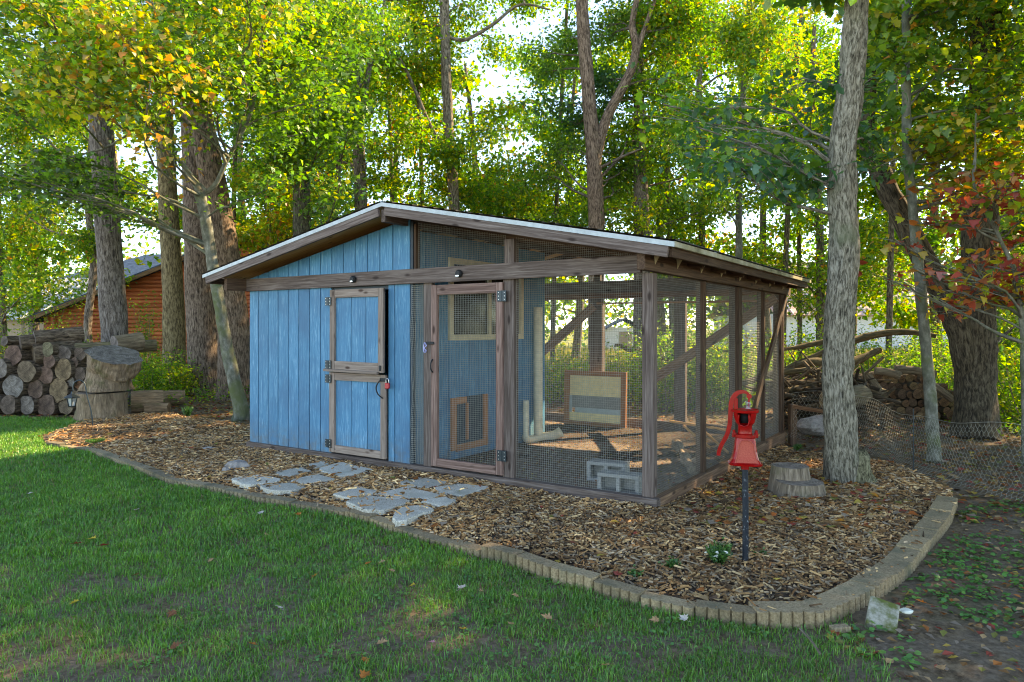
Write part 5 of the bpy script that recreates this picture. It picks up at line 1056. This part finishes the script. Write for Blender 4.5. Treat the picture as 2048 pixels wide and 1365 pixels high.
for a, b in segs:
    if b[1] > 1.001 or b[0] < 0: continue
    p, q = fpt(*a), fpt(*b); d = q - p; d /= np.linalg.norm(d) + 1e-9; s1 = np.cross(d, (.8, .6, .1)); s1 /= np.linalg.norm(s1); s2 = np.cross(d, s1); w_ = .0011
    v = [e_ + w_ * (math.cos(k) * s1 + math.sin(k) * s2) for e_ in (p, q) for k in (0, 2.09, 4.19)]; mb.add(v, [[0, 1, 4, 3], [1, 2, 5, 4], [2, 0, 3, 5]])
tube(mb, [fpt(s, 1.) for s in np.linspace(0, FL_[-1], 60)], .002, 4, cap=False)
mb.build('wire_netting', M['wire'], fe, kind='stuff')
a = np.array([*cw(.08, 4.93), .47]) - f0; b = at(1650, 824, 9.75) - f0; beam(MB(), a, b, .04, .05, col=(1.6, 1.1, .7)).build('rail', M['stain'], fe)
bx(MB(), -.02, .07, -.06, .04, -.1, .5, col=brown * 1.5).build('post', M['stain'], fe)
for s in (2.8, 4.6, 5.9): p = fpt(s, 0); tube(MB(), [p + np.array([0, 0, -.1]), p + np.array([.0, 0, .72])], .006, 6).build('stake', M['hinge'], fe)

# ------------------------------------------------------------ lantern on a hook
lx, ly = gp(187, 856); la = empty('lantern_hook', (lx, ly, 0), 0, 'small dark carriage lantern hanging from a curved hook in the mulch', 'garden lantern')
s_ = ly / F
hk = [(0, -10), (-4, 30), (-12, 62), (-16, 82), (-20, 92), (-29, 95), (-38, 90), (-41, 80), (-40, 74)]
tube(MB(), smooth_path([(a * s_, 0, b * s_) for a, b in hk], 30), .011, 8).build('hook_rod', M['hinge'], la)
lc = (-43 * s_, 0, 0); lt = empty('lantern', (lc[0], 0, 56 * s_)); lt.parent = la
k_ = s_
lathe(MB(), [(.0, 18 * k_), (2 * k_, 16 * k_), (3 * k_, 12 * k_), (16 * k_, 5 * k_), (16 * k_, 4 * k_), (0, 4.5 * k_)], n=6, smooth=False).build('roof', M['hinge'], lt)
lathe(MB(), [(0, -14 * k_), (7 * k_, -14 * k_), (8 * k_, -12 * k_), (6 * k_, -12 * k_), (0, -11.9 * k_)], n=6, smooth=False).build('base', M['hinge'], lt)
lathe(MB(), [(5.5 * k_, -12 * k_), (9 * k_, 4 * k_)], n=6, smooth=False).build('glass', M['white_metal'], lt)
mb = MB()
for q in range(6):
    a = q * math.pi / 3; tube(mb, [(6.3 * k_ * math.cos(a), 6.3 * k_ * math.sin(a), -12 * k_), (10 * k_ * math.cos(a), 10 * k_ * math.sin(a), 4 * k_)], .008, 5)
mb.build('frame', M['hinge'], lt)

# ------------------------------------------------------------ ground cover: grass, mulch chips, litter
cam_ok = lambda x, y, m=1.2: np.abs(x) < .74 * y + m
def scatter(n, x0, x1, y0, y1): return x0 + rs.rand(n) * (x1 - x0), y0 + rs.rand(n) * (y1 - y0)
LAWN = [(-16, -1)] + [(-16, 13.2), gp(20, 832), gp(150, 834), gp(175, 850), gp(80, 866)] + EDGE[:24] + [gp(1720, 1262), gp(1860, 1400), (2.6, 1.4), (2.0, -1)]
def bare(x, y): return fbm(x * 2.9 + 3, y * 3.3, 0, 77, 3)
def grass_patch(n, y0, y1, hgt, wid, thr):
    x, y = scatter(n, -.76 * y1 - 1.2, .76 * y1 + 1.2, y0, y1); ok = inpoly(x, y, LAWN) & cam_ok(x, y); x, y = x[ok], y[ok]
    b = bare(x, y); lush = np.clip((y - 4.2) / 2.2, 0, 1) * .16; ok = rs.rand(len(x)) < np.clip((b - thr + lush) * 7, 0.33, 1); x, y, b = x[ok], y[ok], b[ok]
    n = len(x); z = gz(x, y); az = rs.rand(n) * 6.283; bend = .25 + rs.rand(n) * .9
    cl_ = vnoise(x * 7, y * 7, 0, 13); h = hgt * (.45 + .9 * rs.rand(n)) * (.65 + .7 * cl_); w = wid * (.7 + .6 * rs.rand(n))
    dx, dy = np.cos(az), np.sin(az); sx, sy = -dy, dx
    B = np.stack([x, y, z - .005], 1); D = np.stack([dx, dy, 0 * dx], 1); S = np.stack([sx, sy, 0 * sx], 1); U = np.array([0, 0, 1.])
    m1 = B + U * (h * .6)[:, None] + D * (h * bend * .25)[:, None]; tp = B + U * (h * (1 - .25 * bend))[:, None] + D * (h * bend * .8)[:, None]
    V = np.stack([B - S * (w / 2)[:, None], B + S * (w / 2)[:, None], m1 + S * (w * .4)[:, None], m1 - S * (w * .4)[:, None], tp], 1)
    pal = np.array([(.07, .25, .022), (.1, .31, .03), (.13, .35, .035), (.08, .28, .035), (.18, .35, .045), (.055, .2, .025)]); col = pal[rs.randint(0, 6, n)] * (.75 + .5 * rs.rand(n))[:, None]
    tone = fbm(x * 2.2, y * 2.2, 0, 51)[:, None]; col = col * (.75 + .5 * tone) + np.array([.05, .03, 0]) * np.clip((tone - .55) * 2, 0, 1); dry = rs.rand(n) < .05; col[dry] = (.26, .2, .09)
    return V, col
gm = MB()
for (n, y0, y1, h, w, thr) in ((250000, 2.0, 5.0, .044, .0042, .35), (280000, 5.0, 8.0, .048, .006, .30), (380000, 8.0, 13.4, .055, .009, .24)):
    V, col = grass_patch(n, y0, y1, h, w, thr); k = len(V); print('grass', k)
    v = V.reshape(-1, 3); base = np.arange(k)[:, None] * 5
    gm.add(v, base + np.array([[0, 1, 2, 3]]), 0, None, np.repeat(col, 5, 0)); off = gm.n - len(v)
    f = base + np.array([[3, 2, 4]]); gm.f.append((f + off).ravel()); gm.fl.append(np.full(k, 3, np.int64)); gm.m.append(np.zeros(k, np.int32)); gm.sm.append(np.zeros(k, bool))
gm.build('grass', M['grass'], label='short green lawn grass with thin worn patches', cat='lawn', kind='stuff')
# small broad weeds in lawn and on the bare ground at the right
wm = MB(); x, y = scatter(17000, -6, 7.5, 2.0, 9.5); WEEDR = [gp(1650, 1262), gp(1760, 1200), gp(1830, 1150), gp(1905, 1050), gp(1930, 1000), (8, 7.8), (8, 1), (2.4, 1.4)]
inl = inpoly(x, y, LAWN) & (rs.rand(len(x)) < .5); inr = inpoly(x, y, WEEDR); nn = fbm(x * 1.3, y * 1.3, 0, 33); ok = cam_ok(x, y) & ((inl & (nn > .56) & (y < 7)) | (inr & (nn > .42)))
x, y = x[ok], y[ok]; C = np.stack([x, y, gz(x, y) + .02], 1); C = np.repeat(C, 4, 0) + rs.randn(len(C) * 4, 3) * np.array([.018, .018, .006]); ROUND = np.array([(0, 0), (.3, .15), (.42, .5), (.25, .85), (-.25, .85), (-.42, .5), (-.3, .15)])
leaves(wm, C, np.where(np.repeat(inpoly(x, y, WEEDR), 4), .03, .02), ROUND, np.array([(.06, .22, .035), (.08, .27, .04), (.05, .18, .04), (.11, .27, .045)]), tilt=.5); wm.build('ground_weeds', M['grass'], label='small round-leaved weeds on the lawn and bare soil', cat='weeds', kind='stuff')
# mulch chips
EDP = np.array(EDGE)
def chips(n, y0, y1, ln):
    x, y = scatter(n, -10, 6.2, y0, y1); ok = inpoly(x, y, BED) & cam_ok(x, y); x, y = x[ok], y[ok]
    lx_, ly_ = cl(x, y); ok = ~((lx_ > -5.72) & (lx_ < -.0) & (ly_ > -.03)); x, y = x[ok], y[ok]
    infl = np.zeros(len(x), bool)
    for p in FL: infl |= inpoly(x, y, p)
    infl |= edist(x, y) < np.where((y < 5.6) & (x > 1.2), .13, .085); ok = ~infl | (rs.rand(len(x)) < .05); infl = infl[ok]; x, y = x[ok], y[ok]
    nearf = np.zeros(len(x))
    n = len(x); az = rs.rand(n) * 6.283; L_ = ln * (.25 + 1.5 * rs.rand(n) ** 2.6); w = ln * (.12 + .17 * rs.rand(n)); t_ = .004 + .008 * rs.rand(n); ti = (rs.rand(n) - .5) * .7; ro = (rs.rand(n) - .5) * .8
    D = np.stack([np.cos(az) * np.cos(ti), np.sin(az) * np.cos(ti), np.sin(ti)], 1); S = np.stack([-np.sin(az) * np.cos(ro), np.cos(az) * np.cos(ro), np.sin(ro)], 1); U = np.cross(D, S)
    C = np.stack([x, y, bedz(x, y) + .006 + .022 * rs.rand(n) + .055 * infl], 1)
    a, b, c = (D * L_[:, None] / 2), (S * w[:, None] / 2), U * t_[:, None]; k = (.2 + .7 * rs.rand(n))[:, None]
    V = np.stack([C - a - b * k, C - a + b * .7, C + a + b, C + a * .8 - b, C - a * .8 + c, C + a * .85 + c + b * .2], 1)
    pal = np.array([(.26, .14, .065), (.36, .21, .1), (.5, .32, .16), (.62, .45, .26), (.08, .05, .03), (.25, .2, .15), (.38, .3, .22), (.24, .12, .05), (.13, .08, .045), (.38, .23, .11)]); pt = fbm(x * 1.4, y * 1.4, 0, 61)[:, None]; col = pal[rs.randint(0, 10, n)] * (.8 + .7 * rs.rand(n))[:, None] * (.5 + 1.1 * pt) * np.array([1.0, .93, .82])
    return V, col
cm = MB()
for (n, y0, y1, ln) in ((130000, 3.4, 6.5, .06), (90000, 6.5, 9.5, .075), (60000, 9.5, 14.5, .1)):
    V, col = chips(n, y0, y1, ln); k = len(V); print('chips', k); v = V.reshape(-1, 3); base = np.arange(k)[:, None] * 6
    cm.add(v, np.concatenate([base + np.array([[0, 3, 5, 4]]), base + np.array([[4, 5, 2, 1]])]), 0, None, np.repeat(col, 6, 0)); off = cm.n - len(v)
    f = np.concatenate([base + np.array([[0, 4, 1]]), base + np.array([[3, 2, 5]])]); cm.f.append((f + off).ravel()); cm.fl.append(np.full(len(f), 3, np.int64)); cm.m.append(np.zeros(len(f), np.int32)); cm.sm.append(np.zeros(len(f), bool))
cm.build('mulch_chips', M['chip'], label='brown bark mulch chips covering the bed around the coop', cat='mulch', kind='stuff')
# leaf litter on the woodland floor, in the bed and the run
lm = MB(); LP = np.array([(.2, .1, .04), (.3, .17, .07), (.38, .24, .12), (.14, .08, .045), (.33, .11, .03), (.4, .28, .06), (.26, .2, .15), (.3, .06, .04), (.2, .2, .05)])
x, y = scatter(42000, -13, 14, 6, 22); ok = cam_ok(x, y, 2) & ~inpoly(x, y, LAWN) & ~inpoly(x, y, BED); x, y = x[ok], y[ok]; C = np.stack([x, y, gz(x, y) + .015 + .015 * rs.rand(len(x))], 1); leaves(lm, C, .085, K_, LP, tilt=.35)
x, y = scatter(1500, -9, 7, 3.5, 13); ok = inpoly(x, y, BED); x, y = x[ok], y[ok]; lx_, ly_ = cl(x, y); ok = ~((lx_ > -5.8) & (lx_ < .1) & (ly_ > -.1)); x, y = x[ok], y[ok]; leaves(lm, np.stack([x, y, bedz(x, y) + .035], 1), .06, Mp, LP, tilt=.4)
x, y = scatter(500, 1.5, 3.6, 5.5, 8.2); ok = inpoly(x, y, BED); x, y = x[ok], y[ok]; lx_, ly_ = cl(x, y); ok = lx_ > .06; x, y = x[ok], y[ok]; leaves(lm, np.stack([x, y, bedz(x, y) + .04], 1), .065, Mp, np.concatenate([LP, [(.5, .2, .03), (.45, .12, .03)]]), tilt=.4)
x, y = scatter(9000, 1.5, 9, 2, 9); ok = inpoly(x, y, WEEDR) & cam_ok(x, y); x, y = x[ok], y[ok]; leaves(lm, np.stack([x, y, gz(x, y) + .02], 1), .045, K_, LP, tilt=.4)
lx_ = -5.5 + rs.rand(5200) * 5.4; ly_ = .1 + rs.rand(5200) * 4.6; ok = (lx_ > -2.85) | (ly_ > 2.95); lx_, ly_ = lx_[ok], ly_[ok]
X_ = CX + lx_ * XL[0] + ly_ * YL[0]; Y_ = CY + lx_ * XL[1] + ly_ * YL[1]; leaves(lm, np.stack([X_, Y_, .045 - .008 * ly_ + .015 * rs.rand(len(X_))], 1), .035, K_, LP * .9, tilt=.4)
lm.build('leaf_litter', M['litter'], label='dry fallen leaves scattered over soil, mulch and run floor', cat='leaf litter', kind='stuff')
# undergrowth in the woods
um = MB(); C = []
q = np.random.RandomState(17)
for k in range(330):
    x_, y_ = (q.rand() - .5) * 34, 14.5 + q.rand() * 9
    if -1 < x_ < 2.5 and y_ < 15: continue
    C.append(np.array([x_, y_, .12]) + q.randn(60, 3) * np.array([.35, .3, .12]))
for k in range(60): C.append(np.array([7.5 + q.rand() * 3.5, 9.5 + q.rand() * 6, .08]) + q.randn(50, 3) * np.array([.3, .3, .08]))
C = np.concatenate(C); C = C[C[:, 2] > -.02]; leaves(um, C, .07, K_, pal_mix((GY_, 2), (G1, 3))); um.build('undergrowth', M['leaf_far'], label='low leafy undergrowth on the woodland floor', cat='undergrowth', kind='stuff')
# sunny field grass beyond
fm = MB(); x, y = scatter(26000, -28, 34, 22.5, 50); C = np.stack([x, y, gz(x, y)], 1); n = len(C); h = .25 + .35 * rs.rand(n); w = .05 + .04 * rs.rand(n); a = rs.rand(n) * 3.14; S = np.stack([np.cos(a), np.sin(a), 0 * a], 1) * w[:, None]
V = np.stack([C - S, C + S, C + np.stack([(rs.rand(n) - .5) * .3, (rs.rand(n) - .5) * .3, h], 1)], 1); pal = np.array([(.2, .22, .05), (.3, .27, .09), (.14, .19, .04), (.36, .3, .13)]); fm.add(V.reshape(-1, 3), np.arange(n * 3).reshape(n, 3), 0, None, np.repeat(pal[rs.randint(0, 4, n)], 3, 0)); fm.build('field_grass', M['grass'], label='tall yellow-green grass of the sunlit field beyond the trees', cat='field grass', kind='stuff')
# small plants
def tuft(px, py, r, h, n, label, flowers=0, blade=True):
    x, y = gp(px, py, .02); e = empty('small_plant', (x, y, .0), 0, label, 'plant'); mb = MB()
    az = rs.rand(n) * 6.28; l = h * (.6 + .5 * rs.rand(n)); out = r * rs.rand(n) ** .6; B = np.stack([np.cos(az) * out * .2, np.sin(az) * out * .2, 0 * az], 1); T = np.stack([np.cos(az) * out, np.sin(az) * out, l], 1)
    S = np.stack([-np.sin(az), np.cos(az), 0 * az], 1) * .003; Mi = (B + T) / 2 + np.array([0, 0, .25]) * l[:, None]
    V = np.stack([B - S, B + S, Mi + S, T, Mi - S], 1); pal = np.array([(.05, .16, .03), (.07, .2, .03), (.04, .12, .03)]); mb.add(V.reshape(-1, 3), np.arange(n * 5).reshape(n, 5), 0, None, np.repeat(pal[rs.randint(0, 3, n)], 5, 0))
    C = T[rs.randint(0, n, n * 3)] * (.5 + .5 * rs.rand(n * 3))[:, None] + rs.randn(n * 3, 3) * .012; leaves(mb, C, .022, K_, pal); mb.build('foliage', M['grass'], e)
    for q in range(flowers):
        a = rnd.random() * 6.28; p = (math.cos(a) * r * .9, math.sin(a) * r * .9 - .02, h * rnd.uniform(.4, .9)); mb = MB()
        for s in range(5): leaves(mb, np.array([p]) + rs.randn(1, 3) * .003, .02, ROUND, np.array([(.7, .72, .6)]), tilt=.4)
        mb.build('blossom', M['white_petal'], e)
tuft(1438, 1128, .1, .15, 130, 'feathery green plant with small white flowers left of the pump pipe', 5)
tuft(1345, 1135, .06, .07, 30, 'small green weed in the mulch left of the feathery plant')
tuft(1520, 1112, .05, .05, 24, 'tiny green weed right of the pump pipe')
tuft(375, 835, .12, .22, 60, 'green seedling at the far edge of the mulch by the ground logs'); tuft(190, 886, .16, .08, 60, 'low green weed in the mulch near the lantern'); tuft(487, 830, .14, .2, 60, 'green weed by the left corner of the blue wall')
tuft(1595, 898, .08, .08, 40, 'small round green weed behind the tree stump'); tuft(1270, 1152, .05, .05, 26, 'small weed on the mulch above the edging')
# fallen leaves lying on the lawn, each its own
LC = {'orange': (.45, .15, .03), 'brown': (.2, .08, .035), 'pale': (.5, .45, .4), 'red': (.3, .04, .03), 'yellow': (.5, .36, .04), 'tan': (.4, .24, .12), 'pink': (.42, .2, .22)}
FLV = [(80, 873, 'orange'), (15, 922, 'brown'), (57, 985, 'pale'), (275, 1016, 'pale'), (152, 1083, 'red'), (182, 1073, 'yellow'), (204, 1088, 'red'), (155, 1200, 'yellow'), (270, 1148, 'brown'), (420, 1121, 'tan'), (560, 1215, 'pale'), (507, 1287, 'orange'), (345, 1297, 'brown'), (455, 993, 'tan'), (535, 1067, 'tan'), (598, 1026, 'orange'), (523, 1020, 'pale'), (768, 1122, 'tan'), (782, 1139, 'tan'), (733, 1128, 'orange'), (828, 1168, 'yellow'), (632, 1149, 'orange'), (920, 1178, 'pale'), (965, 1182, 'tan'), (1035, 1192, 'tan'), (758, 1285, 'tan'), (728, 1315, 'orange'), (725, 1352, 'orange'), (928, 1255, 'yellow'), (1020, 1247, 'tan'), (868, 1283, 'pink'), (1315, 1240, 'tan'), (1372, 1240, 'pale'), (1885, 1335, 'tan'), (1850, 1205, 'orange'), (1215, 1330, 'tan'), (1100, 1235, 'tan'), (349, 1220, 'brown')]
for k, (px, py, c) in enumerate(FLV):
    x, y = gp(px, py, -.0); s = (.055 if y > 5 else .05) * rnd.uniform(.75, 1.15); mb = MB(); V = MAPLE_FULL * s * np.array([1.2, 1.2]); col = np.array(LC[c])
    z = .35 * s * (np.abs(V[:, 0]) / s) ** 1.5 + rs.rand(len(V)) * .15 * s; V3 = np.concatenate([np.c_[V, z], [[0, .25 * s, .0]]]); m = len(V)
    mb.add(V3, [[q, (q + 1) % m, m] for q in range(m)], col=col * (.8 + .4 * rs.rand(m + 1))[:, None]); tube(mb, [(0, -.15 * s, 0), (.1 * s, -.7 * s, .1 * s)], .0012, 4, col=col * .6)
    
    o = mb.build('fallen_leaf', M['litter'], label=f'{ORD[sorted(f[0] for f in FLV if f[2] == c).index(px)]} {c} fallen maple leaf from the left on the lawn', cat='fallen leaf', group='fallen leaves on the lawn', loc=(x, y, float(gz(x, y)) + .035)); o.rotation_euler = (rnd.uniform(-.4, .4), rnd.uniform(-.4, .4), rnd.uniform(0, 6.28))
tube(MB(), smooth_path([(*gp(1600, 1258), .0), (*gp(1622, 1285), .01), (*gp(1640, 1308), .0)], 6), .006, 5).build('stick', M['dead_wood'], label='thin dark stick lying in the grass before the edging bend', cat='stick')
tot = sum(len(o.data.polygons) for o in SC.objects if o.type == 'MESH'); print('polygons', tot, 'objects', len(SC.objects))
